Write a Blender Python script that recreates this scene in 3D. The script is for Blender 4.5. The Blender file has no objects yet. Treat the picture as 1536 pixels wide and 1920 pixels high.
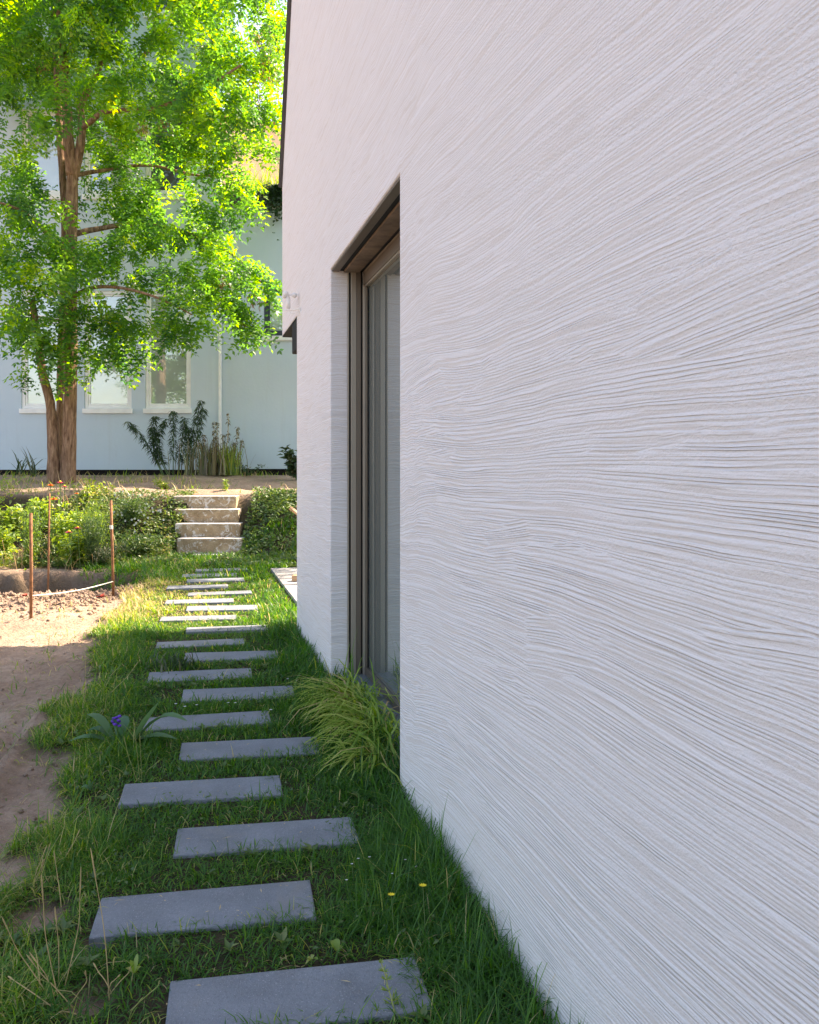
import bpy, math, random
import numpy as np
from mathutils import Vector

S = bpy.context.scene
COL = S.collection
rng = np.random.default_rng(7)
random.seed(7)
R = math.radians

# ------------------------------------------------------------------ camera
F = 1538.0            # focal length in pixels of a 1536 x 1920 picture
EYE = 1.5             # camera height in metres
HOR = 870.0           # horizon row
cam_d = bpy.data.cameras.new('camera')
cam = bpy.data.objects.new('camera', cam_d)
COL.objects.link(cam)
cam.location = (0, 0, EYE)
cam.rotation_euler = (R(90), 0, 0)
cam_d.sensor_fit = 'AUTO'
cam_d.sensor_width = 36.0
cam_d.lens = F / 1920 * 36
cam_d.shift_y = -(960 - HOR) / 1920
cam_d.clip_start = 0.05
cam_d.clip_end = 2000
S.camera = cam

# ------------------------------------------------------------------ light
SUN_AZ = R(35)        # from +X towards +Y
SUN_EL = R(44)
w = bpy.data.worlds.new('World'); S.world = w
w.use_nodes = True
nt = w.node_tree
sky = nt.nodes.new('ShaderNodeTexSky'); sky.sky_type = 'NISHITA'
sky.sun_disc = False
sky.sun_elevation = SUN_EL
sky.sun_rotation = R(90) - SUN_AZ
sky.altitude = 200; sky.air_density = 1.0; sky.dust_density = 2.5; sky.ozone_density = 0.8
nt.links.new(sky.outputs[0], nt.nodes['Background'].inputs[0])
nt.nodes['Background'].inputs[1].default_value = 0.15
sd = bpy.data.lights.new('sun', 'SUN'); sd.energy = 5.0; sd.angle = R(0.53); sd.color = (1.0, 0.93, 0.82)
sun = bpy.data.objects.new('sun', sd); COL.objects.link(sun)
sv = Vector((math.cos(SUN_EL)*math.cos(SUN_AZ), math.cos(SUN_EL)*math.sin(SUN_AZ), math.sin(SUN_EL)))
sun.rotation_euler = sv.to_track_quat('Z', 'Y').to_euler()
sun.location = (20, 14, 24)
vs = S.view_settings
vs.view_transform = 'Standard'; vs.look = 'None'; vs.gamma = 1.0; vs.use_curve_mapping = False
vs.exposure = 1.80
vs.use_white_balance = True; vs.white_balance_temperature = 7550; vs.white_balance_tint = 18
try:
    S.cycles.max_bounces = 8; S.cycles.diffuse_bounces = 4; S.cycles.transmission_bounces = 6
    S.cycles.use_denoising = True
except Exception:
    pass

# ------------------------------------------------------------------ helpers
def ground(px, py, z=0.0):
    Y = (EYE - z) * F / (py - HOR)
    return np.array(((px - 768) / F * Y, Y, z))

def at(px, py, Y):
    return np.array(((px - 768) / F * Y, Y, EYE - (py - HOR) * Y / F))

# frame of the white wall: s along the wall (away), t into the house, z up
O = np.array((0.98, 0.0, 0.0))
DW = np.array((-0.2595, 0.9657, 0.0)); DW /= np.linalg.norm(DW)
IN = np.array((DW[1], -DW[0], 0.0))
def W(s, t, z):
    return O + DW * s + IN * t + np.array((0, 0, z))
def wall_x(Y):
    return 0.98 - 0.2687 * Y

def hash2(ix, iy, seed):
    n = (ix.astype(np.int64) * 374761393 + iy.astype(np.int64) * 668265263 + seed * 69069) & 0x7fffffff
    n = ((n ^ (n >> 13)) * 1274126177) & 0x7fffffff
    return ((n ^ (n >> 16)) & 0xffff) / 65535.0
def vnoise(x, y, seed=0):
    x = np.asarray(x, float); y = np.asarray(y, float)
    ix = np.floor(x); iy = np.floor(y); fx = x - ix; fy = y - iy
    fx = fx*fx*(3-2*fx); fy = fy*fy*(3-2*fy)
    a = hash2(ix, iy, seed); b = hash2(ix+1, iy, seed); c = hash2(ix, iy+1, seed); d = hash2(ix+1, iy+1, seed)
    return (a*(1-fx)+b*fx)*(1-fy) + (c*(1-fx)+d*fx)*fy
def fbm(x, y, seed=0, octv=4):
    s = 0; a = 0.5
    for k in range(octv):
        s = s + a*vnoise(x*2**k, y*2**k, seed+k*17); a *= 0.5
    return s
def sstep(a, b, x):
    t = np.clip((x-a)/(b-a), 0, 1); return t*t*(3-2*t)

def norm(v):
    return v / np.maximum(np.linalg.norm(v, axis=-1, keepdims=True), 1e-9)

def tag(o, label=None, cat=None, group=None, kind=None):
    if label: o['label'] = label
    if cat: o['category'] = cat
    if group: o['group'] = group
    if kind: o['kind'] = kind
    return o

def thing(name, label, cat, loc=(0, 0, 0), group=None):
    o = bpy.data.objects.new(name, None); COL.objects.link(o)
    o.location = tuple(float(v) for v in loc)
    o.empty_display_size = 0.1
    return tag(o, label, cat, group)

def origin_of(o):
    v = np.zeros(3)
    while o is not None:
        v = v + np.array(o.location); o = o.parent
    return v

class MB:
    """collects polygons in world coordinates"""
    def __init__(self): self.v = []; self.f = []
    def add(self, vs, fs):
        b = len(self.v)
        self.v += [tuple(float(c) for c in p) for p in vs]
        self.f += [tuple(i+b for i in f) for f in fs]
        return self
    def quad(self, a, b, c, d): return self.add([a, b, c, d], [(0, 1, 2, 3)])
    def hexa(self, p):           # 8 corners: bottom ring then top ring
        return self.add(p, [(3, 2, 1, 0), (4, 5, 6, 7), (0, 1, 5, 4), (1, 2, 6, 5), (2, 3, 7, 6), (3, 0, 4, 7)])
    def box(self, lo, hi):
        x0, y0, z0 = lo; x1, y1, z1 = hi
        return self.hexa([(x0,y0,z0),(x1,y0,z0),(x1,y1,z0),(x0,y1,z0),(x0,y0,z1),(x1,y0,z1),(x1,y1,z1),(x0,y1,z1)])
    def wbox(self, s0, s1, t0, t1, z0, z1):   # box in the wall frame
        return self.hexa([W(s0,t0,z0),W(s0,t1,z0),W(s1,t1,z0),W(s1,t0,z0),W(s0,t0,z1),W(s0,t1,z1),W(s1,t1,z1),W(s1,t0,z1)])
    def prism(self, poly, d):    # polygon (3-D points) swept along d
        n = len(poly); d = np.array(d, float)
        vs = [np.array(p, float) for p in poly] + [np.array(p, float)+d for p in poly]
        fs = [tuple(range(n))[::-1], tuple(range(n, 2*n))] + [(i, (i+1) % n, n+(i+1) % n, n+i) for i in range(n)]
        return self.add(vs, fs)
    def tube(self, pts, rad, n=8, cap=True, wob=0.0):
        pts = [np.array(p, float) for p in pts]
        if not hasattr(rad, '__len__'): rad = [rad]*len(pts)
        vs = []; fs = []
        ref = np.array((0.31, 0.17, 0.93)); prev = None
        for i, p in enumerate(pts):
            d = pts[min(i+1, len(pts)-1)] - pts[max(i-1, 0)]
            d = d/max(np.linalg.norm(d), 1e-9)
            if prev is None:
                a = np.cross(d, ref if abs(d @ ref) < 0.95 else np.array((1., 0, 0)))
            else:
                a = prev - d*(prev @ d)
            a = a/max(np.linalg.norm(a), 1e-9); prev = a
            b = np.cross(d, a)
            for k in range(n):
                th = 2*math.pi*k/n
                r = rad[i]*(1+wob*(random.random()-0.5))
                vs.append(p + (a*math.cos(th)+b*math.sin(th))*r)
        m = len(pts)
        for i in range(m-1):
            for k in range(n):
                fs.append((i*n+k, i*n+(k+1) % n, (i+1)*n+(k+1) % n, (i+1)*n+k))
        if cap:
            fs.append(tuple(range(n))[::-1]); fs.append(tuple((m-1)*n+k for k in range(n)))
        return self.add(vs, fs)
    def ball(self, c, r, n=8, m=6, sc=(1, 1, 1)):
        vs = []; fs = []
        for i in range(m+1):
            ph = math.pi*i/m
            for k in range(n):
                th = 2*math.pi*k/n
                vs.append((c[0]+r*sc[0]*math.sin(ph)*math.cos(th), c[1]+r*sc[1]*math.sin(ph)*math.sin(th), c[2]+r*sc[2]*math.cos(ph)))
        for i in range(m):
            for k in range(n):
                fs.append((i*n+k, (i+1)*n+k, (i+1)*n+(k+1) % n, i*n+(k+1) % n))
        return self.add(vs, fs)
    def build(self, name, mat, parent=None, smooth=False, bevel=0.0, seg=2):
        me = bpy.data.meshes.new(name)
        og = origin_of(parent) if parent is not None else np.zeros(3)
        me.from_pydata([tuple(np.array(p)-og) for p in self.v], [], self.f)
        me.update()
        o = bpy.data.objects.new(name, me); COL.objects.link(o)
        if mat: me.materials.append(mat)
        if parent is not None: o.parent = parent
        if smooth: me.polygons.foreach_set('use_smooth', [True]*len(me.polygons))
        if bevel > 0:
            b = o.modifiers.new('bevel', 'BEVEL'); b.width = bevel; b.segments = seg; b.limit_method = 'ANGLE'; b.angle_limit = R(40)
        return o

def np_mesh(name, V, T, mat, parent=None, tint=None, smooth=False, extra=None):
    V = np.asarray(V, np.float32).reshape(-1, 3); T = np.asarray(T, np.int32).reshape(-1, 3)
    if parent is not None: V = V - origin_of(parent).astype(np.float32)
    me = bpy.data.meshes.new(name)
    me.vertices.add(len(V)); me.vertices.foreach_set('co', V.ravel())
    me.loops.add(T.size); me.loops.foreach_set('vertex_index', T.ravel())
    me.polygons.add(len(T))
    me.polygons.foreach_set('loop_start', np.arange(0, T.size, 3, dtype=np.int32))
    me.polygons.foreach_set('loop_total', np.full(len(T), 3, np.int32))
    if smooth: me.polygons.foreach_set('use_smooth', np.ones(len(T), bool))
    for nm, arr in ([('tint', tint)] if tint is not None else []) + list((extra or {}).items()):
        a = me.attributes.new(nm, 'FLOAT', 'POINT'); a.data.foreach_set('value', np.asarray(arr, np.float32))
    me.update(calc_edges=True)
    me.materials.append(mat)
    o = bpy.data.objects.new(name, me); COL.objects.link(o)
    if parent is not None: o.parent = parent
    return o

# ---- vegetation generators (numpy, many at once)
def blades(P, head, length, width, bend, lean=None, tint=None):
    """arching blades: 7 verts and 5 triangles each"""
    N = len(P)
    h = np.stack([np.cos(head), np.sin(head), np.zeros(N)], 1)
    side = np.stack([-np.sin(head), np.cos(head), np.zeros(N)], 1)
    lean = np.zeros(N) if lean is None else lean
    ts = np.array((0.0, 0.38, 0.72, 1.0))
    rows = []
    for t in ts:
        ang = lean + bend*t                    # angle from vertical grows along the blade
        hx = length*(t*np.sin(lean + bend*t*0.55)); hz = length*(t*np.cos(lean + bend*t*0.55))
        rows.append(P + h*hx[:, None] + np.array((0, 0, 1.0))*hz[:, None])
    ws = (0.85, 1.0, 0.65)
    V = np.zeros((N, 7, 3))
    for i in range(3):
        V[:, 2*i] = rows[i] - side*(width*ws[i]*0.5)[:, None]
        V[:, 2*i+1] = rows[i] + side*(width*ws[i]*0.5)[:, None]
    V[:, 6] = rows[3]
    tri = np.array([(0,1,3),(0,3,2),(2,3,5),(2,5,4),(4,5,6)])
    T = (tri[None] + (np.arange(N)*7)[:, None, None]).reshape(-1, 3)
    tt = np.repeat(tint if tint is not None else rng.random(N), 7)
    return V.reshape(-1, 3), T, tt

def leaf_cards(P, D, Nn, L, Wd, tint=None, fold=0.25, droop=0.0):
    """pointed leaves folded on the midrib: 5 verts, 4 triangles"""
    N = len(P); D = norm(D); side = norm(np.cross(D, Nn)); up = np.cross(side, D)
    L = np.broadcast_to(L, (N,)); Wd = np.broadcast_to(Wd, (N,))
    V = np.zeros((N, 5, 3))
    V[:, 0] = P
    mid = P + D*(L*0.45)[:, None]
    V[:, 1] = mid - side*(Wd*0.5)[:, None] + up*(Wd*fold)[:, None]
    V[:, 2] = mid + side*(Wd*0.5)[:, None] + up*(Wd*fold)[:, None]
    V[:, 3] = mid
    V[:, 4] = P + D*L[:, None] - up*(L*droop)[:, None]
    tri = np.array([(0,3,1),(0,2,3),(1,3,4),(3,2,4)])
    T = (tri[None] + (np.arange(N)*5)[:, None, None]).reshape(-1, 3)
    tt = np.repeat(tint if tint is not None else rng.random(N), 5)
    return V.reshape(-1, 3), T, tt

def fronds(P, D, Nn, L, pairs=5, lw=0.50, ll=0.25, tint=None):
    """pinnate leaves: paired leaflets along a drooping midrib"""
    N = len(P); D = norm(D); side = norm(np.cross(D, Nn)); up = np.cross(side, D)
    k = pairs*2+1
    V = np.zeros((N, k, 4, 3)); j = 0
    for i in range(pairs):
        f = 0.18 + 0.76*i/(pairs-1)
        c = P + D*(L*f)[:, None] - np.array((0, 0, 1.0))*(L*0.28*f*f)[:, None]
        size = L*ll*(1.0 - 0.45*abs(f-0.5))
        for sgn in (-1, 1):
            tl = rng.normal(0, 0.30, (N, 1))
            d = norm(side*sgn + D*0.45 + up*(tl - 0.12))
            a = norm(D*0.9 - side*sgn*0.3 + up*rng.normal(0, 0.25, (N, 1)))
            V[:, j, 0] = c
            V[:, j, 1] = c + d*(size*0.5)[:, None] - a*(size*lw*0.5)[:, None]
            V[:, j, 2] = c + d*size[:, None]
            V[:, j, 3] = c + d*(size*0.5)[:, None] + a*(size*lw*0.5)[:, None]
            j += 1
    c = P + D*(L*0.94)[:, None] - np.array((0, 0, 1.0))*(L*0.25)[:, None]
    sz = L*ll
    V[:, j, 0] = c; V[:, j, 1] = c + D*(sz*.5)[:, None] - side*(sz*lw*.5)[:, None]
    V[:, j, 2] = c + D*sz[:, None]; V[:, j, 3] = c + D*(sz*.5)[:, None] + side*(sz*lw*.5)[:, None]
    tri = np.array([(0,1,2),(0,2,3)])
    T = (tri[None] + (np.arange(N*k)*4)[:, None, None]).reshape(-1, 3)
    t0 = tint if tint is not None else rng.random(N)
    tt = np.repeat(np.clip(t0[:, None] + rng.normal(0, .08, (N, k)), 0, 1).reshape(-1), 4)
    return V.reshape(-1, 3), T, tt

def join(parts):
    Vs = []; Ts = []; ts = []; b = 0
    for V, T, t in parts:
        Vs.append(V); Ts.append(T+b); ts.append(t); b += len(V)
    return np.concatenate(Vs), np.concatenate(Ts), np.concatenate(ts)

# ------------------------------------------------------------------ materials
class Nodes:
    def __init__(self, name):
        self.m = bpy.data.materials.new(name); self.m.use_nodes = True
        self.t = self.m.node_tree; self.t.nodes.clear()
        self.out = self.n('ShaderNodeOutputMaterial')
    def n(self, ty, **kw):
        x = self.t.nodes.new(ty)
        for k, v in kw.items(): setattr(x, k, v)
        return x
    def l(self, a, b): self.t.links.new(a, b)
    def setin(self, sock, v):
        if hasattr(v, 'is_linked') or hasattr(v, 'links'): self.l(v, sock)
        else: sock.default_value = v
    def math(self, op, a, b=None, c=None, clamp=False):
        x = self.n('ShaderNodeMath', operation=op); x.use_clamp = clamp
        self.setin(x.inputs[0], a)
        if b is not None: self.setin(x.inputs[1], b)
        if c is not None: self.setin(x.inputs[2], c)
        return x.outputs[0]
    def noise(self, vec, scale, detail=3, rough=0.55, dist=0.0):
        x = self.n('ShaderNodeTexNoise'); 
        if vec is not None: self.l(vec, x.inputs['Vector'])
        x.inputs['Scale'].default_value = scale; x.inputs['Detail'].default_value = detail
        x.inputs['Roughness'].default_value = rough; x.inputs['Distortion'].default_value = dist
        return x.outputs['Fac']
    def ramp(self, fac, stops):
        x = self.n('ShaderNodeValToRGB'); self.l(fac, x.inputs[0])
        el = x.color_ramp.elements
        while len(el) < len(stops): el.new(0.5)
        for e, (p, c) in zip(el, stops):
            e.position = p; e.color = (*c, 1) if len(c) == 3 else c
        return x.outputs[0]
    def rng(self, v, a, b, c=0.0, d=1.0, smooth=False):
        x = self.n('ShaderNodeMapRange'); x.interpolation_type = 'SMOOTHSTEP' if smooth else 'LINEAR'
        self.l(v, x.inputs[0])
        for i, k in enumerate((a, b, c, d)): x.inputs[1+i].default_value = k
        return x.outputs[0]
    def mix(self, fac, a, b):
        x = self.n('ShaderNodeMix', data_type='RGBA')
        self.setin(x.inputs[0], fac)
        self.setin(x.inputs[6], a if not isinstance(a, tuple) else (*a, 1))
        self.setin(x.inputs[7], b if not isinstance(b, tuple) else (*b, 1))
        return x.outputs[2]
    def mixf(self, fac, a, b):
        x = self.n('ShaderNodeMix', data_type='FLOAT')
        self.setin(x.inputs[0], fac); self.setin(x.inputs[2], a); self.setin(x.inputs[3], b)
        return x.outputs[0]
    def pos(self): return self.n('ShaderNodeNewGeometry').outputs['Position']
    def objco(self): return self.n('ShaderNodeTexCoord').outputs['Object']
    def dot(self, v, c):
        x = self.n('ShaderNodeVectorMath', operation='DOT_PRODUCT'); self.l(v, x.inputs[0]); x.inputs[1].default_value = tuple(c)
        return x.outputs['Value']
    def xyz(self, x, y, z):
        c = self.n('ShaderNodeCombineXYZ')
        self.setin(c.inputs[0], x); self.setin(c.inputs[1], y); self.setin(c.inputs[2], z)
        return c.outputs[0]
    def bump(self, h, dist, strength=1.0):
        b = self.n('ShaderNodeBump'); self.l(h, b.inputs['Height'])
        b.inputs['Distance'].default_value = dist; b.inputs['Strength'].default_value = strength
        return b.outputs[0]
    def bsdf(self, col, rough=0.7, normal=None, metal=0.0, spec=0.3):
        p = self.n('ShaderNodeBsdfPrincipled')
        self.setin(p.inputs['Base Color'], (*col, 1) if isinstance(col, tuple) else col)
        self.setin(p.inputs['Roughness'], rough)
        p.inputs['Metallic'].default_value = metal
        p.inputs['Specular IOR Level'].default_value = spec
        if normal is not None: self.l(normal, p.inputs['Normal'])
        self.l(p.outputs[0], self.out.inputs[0])
        return p

def mat_simple(name, col, rough=0.6, metal=0.0, var=0.12, scale=12.0, bump=0.0, bscale=60.0, spec=0.3):
    n = Nodes(name); p = n.objco()
    f = n.noise(p, scale, 4)
    a = tuple(c*(1-var) for c in col); b = tuple(min(1, c*(1+var)) for c in col)
    c = n.ramp(f, [(0.3, a), (0.7, b)])
    nm = None
    if bump > 0: nm = n.bump(n.noise(p, bscale, 4), bump)
    n.bsdf(c, rough, nm, metal, spec)
    return n.m

def mat_leaf(name, stops, trans=0.5, tcol=None, rough=0.45, gloss=0.05):
    n = Nodes(name)
    at_ = n.n('ShaderNodeAttribute', attribute_name='tint').outputs['Fac']
    c = n.ramp(at_, stops)
    d = n.n('ShaderNodeBsdfDiffuse'); n.l(c, d.inputs[0])
    tr = n.n('ShaderNodeBsdfTranslucent')
    hs = n.n('ShaderNodeHueSaturation'); n.l(c, hs.inputs['Color'])
    hs.inputs['Hue'].default_value = 0.47; hs.inputs['Saturation'].default_value = 1.15; hs.inputs['Value'].default_value = tcol or 2.0
    n.l(hs.outputs[0], tr.inputs[0])
    m1 = n.n('ShaderNodeMixShader'); m1.inputs[0].default_value = trans
    n.l(d.outputs[0], m1.inputs[1]); n.l(tr.outputs[0], m1.inputs[2])
    g = n.n('ShaderNodeBsdfGlossy'); g.inputs['Roughness'].default_value = rough
    g.inputs[0].default_value = (1, 1, 1, 1)
    m2 = n.n('ShaderNodeMixShader'); m2.inputs[0].default_value = gloss
    n.l(m1.outputs[0], m2.inputs[1]); n.l(g.outputs[0], m2.inputs[2])
    n.l(m2.outputs[0], n.out.inputs[0])
    return n.m

def mat_plaster():
    """white render combed with a broom: near-level grooves, regular as comb teeth, torn crumbs between"""
    n = Nodes('combed_plaster'); P = n.pos()
    s = n.dot(P, DW); t = n.dot(P, IN); z = n.dot(P, (0, 0, 1))
    s0 = float(O @ DW); t0 = float(O @ IN)
    s = n.math('SUBTRACT', s, s0); t = n.math('SUBTRACT', t, t0)
    run = n.math('ADD', s, t)                                   # runs round the corner into the reveals
    U = n.math('MAXIMUM', n.math('SUBTRACT', 3.95, s), 0.0)
    w1 = n.noise(n.xyz(run, z, 0.0), 0.75, 0, 0.5)
    w2 = n.noise(n.xyz(n.math('MULTIPLY', run, 2.0), n.math('MULTIPLY', z, 1.6), 3.0), 1.7, 1, 0.5)
    w3 = n.noise(n.xyz(n.math('MULTIPLY', run, 6.0), n.math('MULTIPLY', z, 2.0), 7.0), 1.5, 1, 0.5)
    tilt = n.math('MULTIPLY', n.math('MULTIPLY', U, 0.055), n.math('SUBTRACT', z, 1.40))
    v = n.math('ADD', z, tilt)
    v = n.math('ADD', v, n.math('MULTIPLY', w1, 0.10))
    v = n.math('ADD', v, n.math('MULTIPLY', w2, 0.014))
    v = n.math('ADD', v, n.math('MULTIPLY', w3, n.rng(s, 3.35, 3.9, 0.002, 0.030, True)))
    def comb(vv, per, seed):
        ph = n.noise(n.xyz(n.math('MULTIPLY', run, 0.55), n.math('MULTIPLY', vv, 17.0), seed), 1.0, 2, 0.55)
        x = n.math('ADD', n.math('MULTIPLY', vv, per*6.2832), n.math('MULTIPLY', ph, 34.0))
        g = n.math('SINE', x)
        g = n.rng(g, -1.0, 0.45, 0.0, 1.0, True)                # broad tops, narrow grooves
        amp = n.rng(n.noise(n.xyz(n.math('MULTIPLY', run, 2.0), n.math('MULTIPLY', vv, 48.0), seed+2), 1.0, 2, 0.6), 0.34, 0.62, 0.10, 1.0)
        return n.math('MULTIPLY', g, amp)
    a = comb(v, 80.0, 0.0)
    vb = n.math('ADD', v, n.math('MULTIPLY', run, 0.11))
    b = comb(vb, 84.0, 5.0)
    fine = n.noise(n.xyz(n.math('MULTIPLY', run, 2.0), n.math('MULTIPLY', v, 150.0), 2.0), 1.0, 2, 0.6)
    mask = n.rng(n.noise(n.xyz(n.math('MULTIPLY', run, 0.9), n.math('MULTIPLY', v, 2.6), 21.0), 1.5, 3, 0.6), 0.54, 0.60, 0, 1, True)
    h = n.mixf(mask, a, b)
    patch = n.noise(n.xyz(n.math('MULTIPLY', run, 0.9), n.math('MULTIPLY', v, 4.0), 33.0), 1.8, 3, 0.6)
    calm = n.rng(patch, 0.38, 0.62, 0.45, 1.0, True)
    high = n.rng(z, 1.55, 2.3, 1.0, 0.42, True)
    k = n.math('MULTIPLY', calm, high)
    h = n.math('MULTIPLY', h, k)
    h = n.math('ADD', h, n.math('MULTIPLY', n.math('MULTIPLY', fine, 0.55), k))
    # sandy stipple and torn crumbs, stronger on the upper wall
    cr = n.noise(n.xyz(n.math('MULTIPLY', run, 0.8), v, t), 105.0, 3, 0.65)
    cm = n.rng(patch, 0.35, 0.65, 0.72, 0.34)
    cm = n.math('MULTIPLY', cm, n.rng(z, 1.3, 2.2, 0.85, 1.35, True))
    h = n.math('ADD', h, n.math('MULTIPLY', n.rng(cr, .36, .76), cm))
    big = n.noise(n.xyz(run, v, t), 2.5, 2, 0.5)
    h = n.math('ADD', h, n.math('MULTIPLY', big, 0.25))
    nm = n.bump(h, 0.0026, 1.0)
    g = n.rng(n.mixf(mask, a, b), 0.02, 0.45, 0, 1)             # sand shows in the grooves
    col = n.mix(g, (0.70, 0.648, 0.612), (0.79, 0.766, 0.766))
    dust = n.noise(n.xyz(run, z, t), 1.3, 4, 0.6)
    col = n.mix(n.rng(dust, 0.35, 0.75, 0.0, 0.25), col, (0.75, 0.725, 0.69))
    n.bsdf(col, 0.9, nm, 0.0, 0.12)
    return n.m

def mat_ground():
    n = Nodes('garden_soil'); P = n.pos()
    d = n.n('ShaderNodeAttribute', attribute_name='dirt_pit_shade').outputs['Fac']
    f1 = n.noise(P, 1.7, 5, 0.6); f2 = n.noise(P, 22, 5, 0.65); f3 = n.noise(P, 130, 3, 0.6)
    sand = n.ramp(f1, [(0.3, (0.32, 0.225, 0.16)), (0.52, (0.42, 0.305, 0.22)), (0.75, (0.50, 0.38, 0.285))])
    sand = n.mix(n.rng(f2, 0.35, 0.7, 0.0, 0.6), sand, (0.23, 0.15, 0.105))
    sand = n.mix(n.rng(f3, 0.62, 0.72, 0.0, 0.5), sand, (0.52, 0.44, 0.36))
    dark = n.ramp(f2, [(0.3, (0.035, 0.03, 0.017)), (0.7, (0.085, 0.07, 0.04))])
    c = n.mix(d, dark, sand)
    h = n.math('ADD', n.math('MULTIPLY', f2, 1.0), n.math('MULTIPLY', f3, 0.25))
    n.bsdf(c, 0.95, n.bump(h, 0.035, 1.0), 0, 0.1)
    return n.m

def mat_slab(name, base, spot):
    n = Nodes(name); P = n.objco()
    f = n.noise(P, 5, 4, 0.6); g = n.noise(P, 90, 3, 0.6); s = n.noise(P, 260, 2, 0.5)
    c = n.ramp(f, [(0.3, tuple(k*0.80 for k in base)), (0.7, tuple(k*1.2 for k in base))])
    c = n.mix(n.rng(g, 0.5, 0.72, 0, 0.6), c, tuple(k*0.72 for k in base))
    c = n.mix(n.rng(s, 0.64, 0.70, 0, 0.75), c, spot)
    sm = n.noise(P, 3.4, 5, 0.7, 0.8)
    c = n.mix(n.rng(sm, 0.55, 0.75, 0, 0.45), c, tuple(k*q for k, q in zip(base, (1.35, 1.12, .85))))
    st = n.noise(P, 2.2, 4, 0.65)
    c = n.mix(n.rng(st, 0.55, 0.75, 0, 0.35), c, tuple(k*1.25+0.02 for k in base))
    n.bsdf(c, n.rng(f, 0.3, 0.7, 0.55, 0.8), n.bump(n.math('ADD', g, n.math('MULTIPLY', s, .6)), 0.0035), 0, 0.35)
    return n.m

def mat_bark():
    n = Nodes('bark'); P = n.objco()
    q = n.n('ShaderNodeMapping'); n.l(P, q.inputs[0]); q.inputs['Scale'].default_value = (14, 14, 2.4)
    f = n.noise(q.outputs[0], 1.6, 5, 0.65, 0.6)
    c = n.ramp(f, [(0.3, (0.085, 0.048, 0.030)), (0.5, (0.27, 0.165, 0.10)), (0.72, (0.44, 0.30, 0.195))])
    n.bsdf(c, 0.95, n.bump(f, 0.05), 0, 0.1)
    return n.m

def mat_facade():
    n = Nodes('pale_blue_render'); P = n.pos()
    f = n.noise(P, 0.7, 4, 0.6); g = n.noise(P, 14, 4, 0.6)
    c = n.ramp(f, [(0.3, (0.51, 0.62, 0.68)), (0.7, (0.56, 0.665, 0.72))])
    q = n.n('ShaderNodeMapping'); n.l(P, q.inputs[0]); q.inputs['Scale'].default_value = (5, 5, 0.35)
    st = n.noise(q.outputs[0], 1.0, 4, 0.7)
    c = n.mix(n.rng(st, 0.55, 0.8, 0, 0.22), c, (0.42, 0.44, 0.43))
    n.bsdf(c, 0.9, n.bump(g, 0.004), 0, 0.15)
    return n.m

def mat_glass(name, tintc, ior=1.9, rough=0.015, blind=None, wave=0.006):
    """double glazing over what hangs behind it: a drawn blind or a dark room"""
    n = Nodes(name); P = n.objco()
    d = n.n('ShaderNodeBsdfDiffuse')
    if blind:
        f = n.noise(P, 1.5, 3)
        n.l(n.ramp(f, [(0.3, tuple(k*.85 for k in blind)), (0.7, blind)]), d.inputs[0])
    else:
        d.inputs[0].default_value = (*tintc, 1)
    g = n.n('ShaderNodeBsdfGlossy'); g.inputs['Roughness'].default_value = rough; g.inputs[0].default_value = (0.93, 0.97, 0.96, 1)
    wv = n.noise(P, 1.1, 2)
    if wave: n.l(n.bump(wv, wave), g.inputs['Normal'])
    fr = n.n('ShaderNodeFresnel'); fr.inputs[0].default_value = ior
    m = n.n('ShaderNodeMixShader'); n.l(fr.outputs[0], m.inputs[0])
    n.l(d.outputs[0], m.inputs[1]); n.l(g.outputs[0], m.inputs[2]); n.l(m.outputs[0], n.out.inputs[0])
    return n.m

M = {}
M['plaster'] = mat_plaster()
M['ground'] = mat_ground()
M['slab'] = mat_slab('basalt_slab', (0.20, 0.218, 0.238), (0.48, 0.48, 0.48))
M['paver'] = mat_slab('pale_paver', (0.40, 0.38, 0.35), (0.55, 0.53, 0.5))
M['bark'] = mat_bark()
M['facade'] = mat_facade()
M['metal'] = mat_simple('bronze_aluminium', (0.165, 0.135, 0.105), 0.42, 0.3, 0.06, 3, 0.0004, 200)
M['metal_light'] = mat_simple('pale_bronze_aluminium', (0.33, 0.29, 0.235), 0.42, 0.3, 0.05, 3)
M['black'] = mat_simple('black_gasket', (0.012, 0.012, 0.012), 0.7, 0, 0.2)
M['soffit'] = mat_simple('raw_brown_board', (0.20, 0.15, 0.11), 0.75, 0, 0.35, 9, 0.002, 40)
M['sill'] = mat_simple('zinc_sill', (0.28, 0.31, 0.36), 0.42, 0.6, 0.1, 6)
M['roof'] = mat_simple('dark_roof_metal', (0.055, 0.045, 0.040), 0.5, 0.3, 0.15, 6)
M['fascia'] = mat_simple('dark_grey_fascia', (0.075, 0.067, 0.066), 0.6, 0.1, 0.15, 4)
M['white_frame'] = mat_simple('white_window_frame', (0.84, 0.85, 0.82), 0.45, 0, 0.06, 5)
M['dark_frame'] = mat_simple('anthracite_frame', (0.045, 0.055, 0.07), 0.45, 0, 0.1)
M['white'] = mat_simple('white_plastic', (0.78, 0.76, 0.72), 0.5, 0, 0.05)
M['plinth'] = mat_simple('dark_plinth', (0.025, 0.022, 0.02), 0.95, 0, 0.4, 10, 0.01)
M['orange'] = mat_simple('peach_render', (0.66, 0.44, 0.27), 0.9, 0, 0.06, 3)
M['tiles'] = mat_simple('red_brown_tiles', (0.26, 0.13, 0.08), 0.8, 0, 0.2, 8)
M['rust'] = mat_simple('rusty_rod', (0.24, 0.115, 0.055), 0.85, 0.1, 0.4, 25, 0.002, 150)
M['cord'] = mat_simple('pale_cord', (0.62, 0.64, 0.56), 0.8, 0, 0.1, 40)
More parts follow.
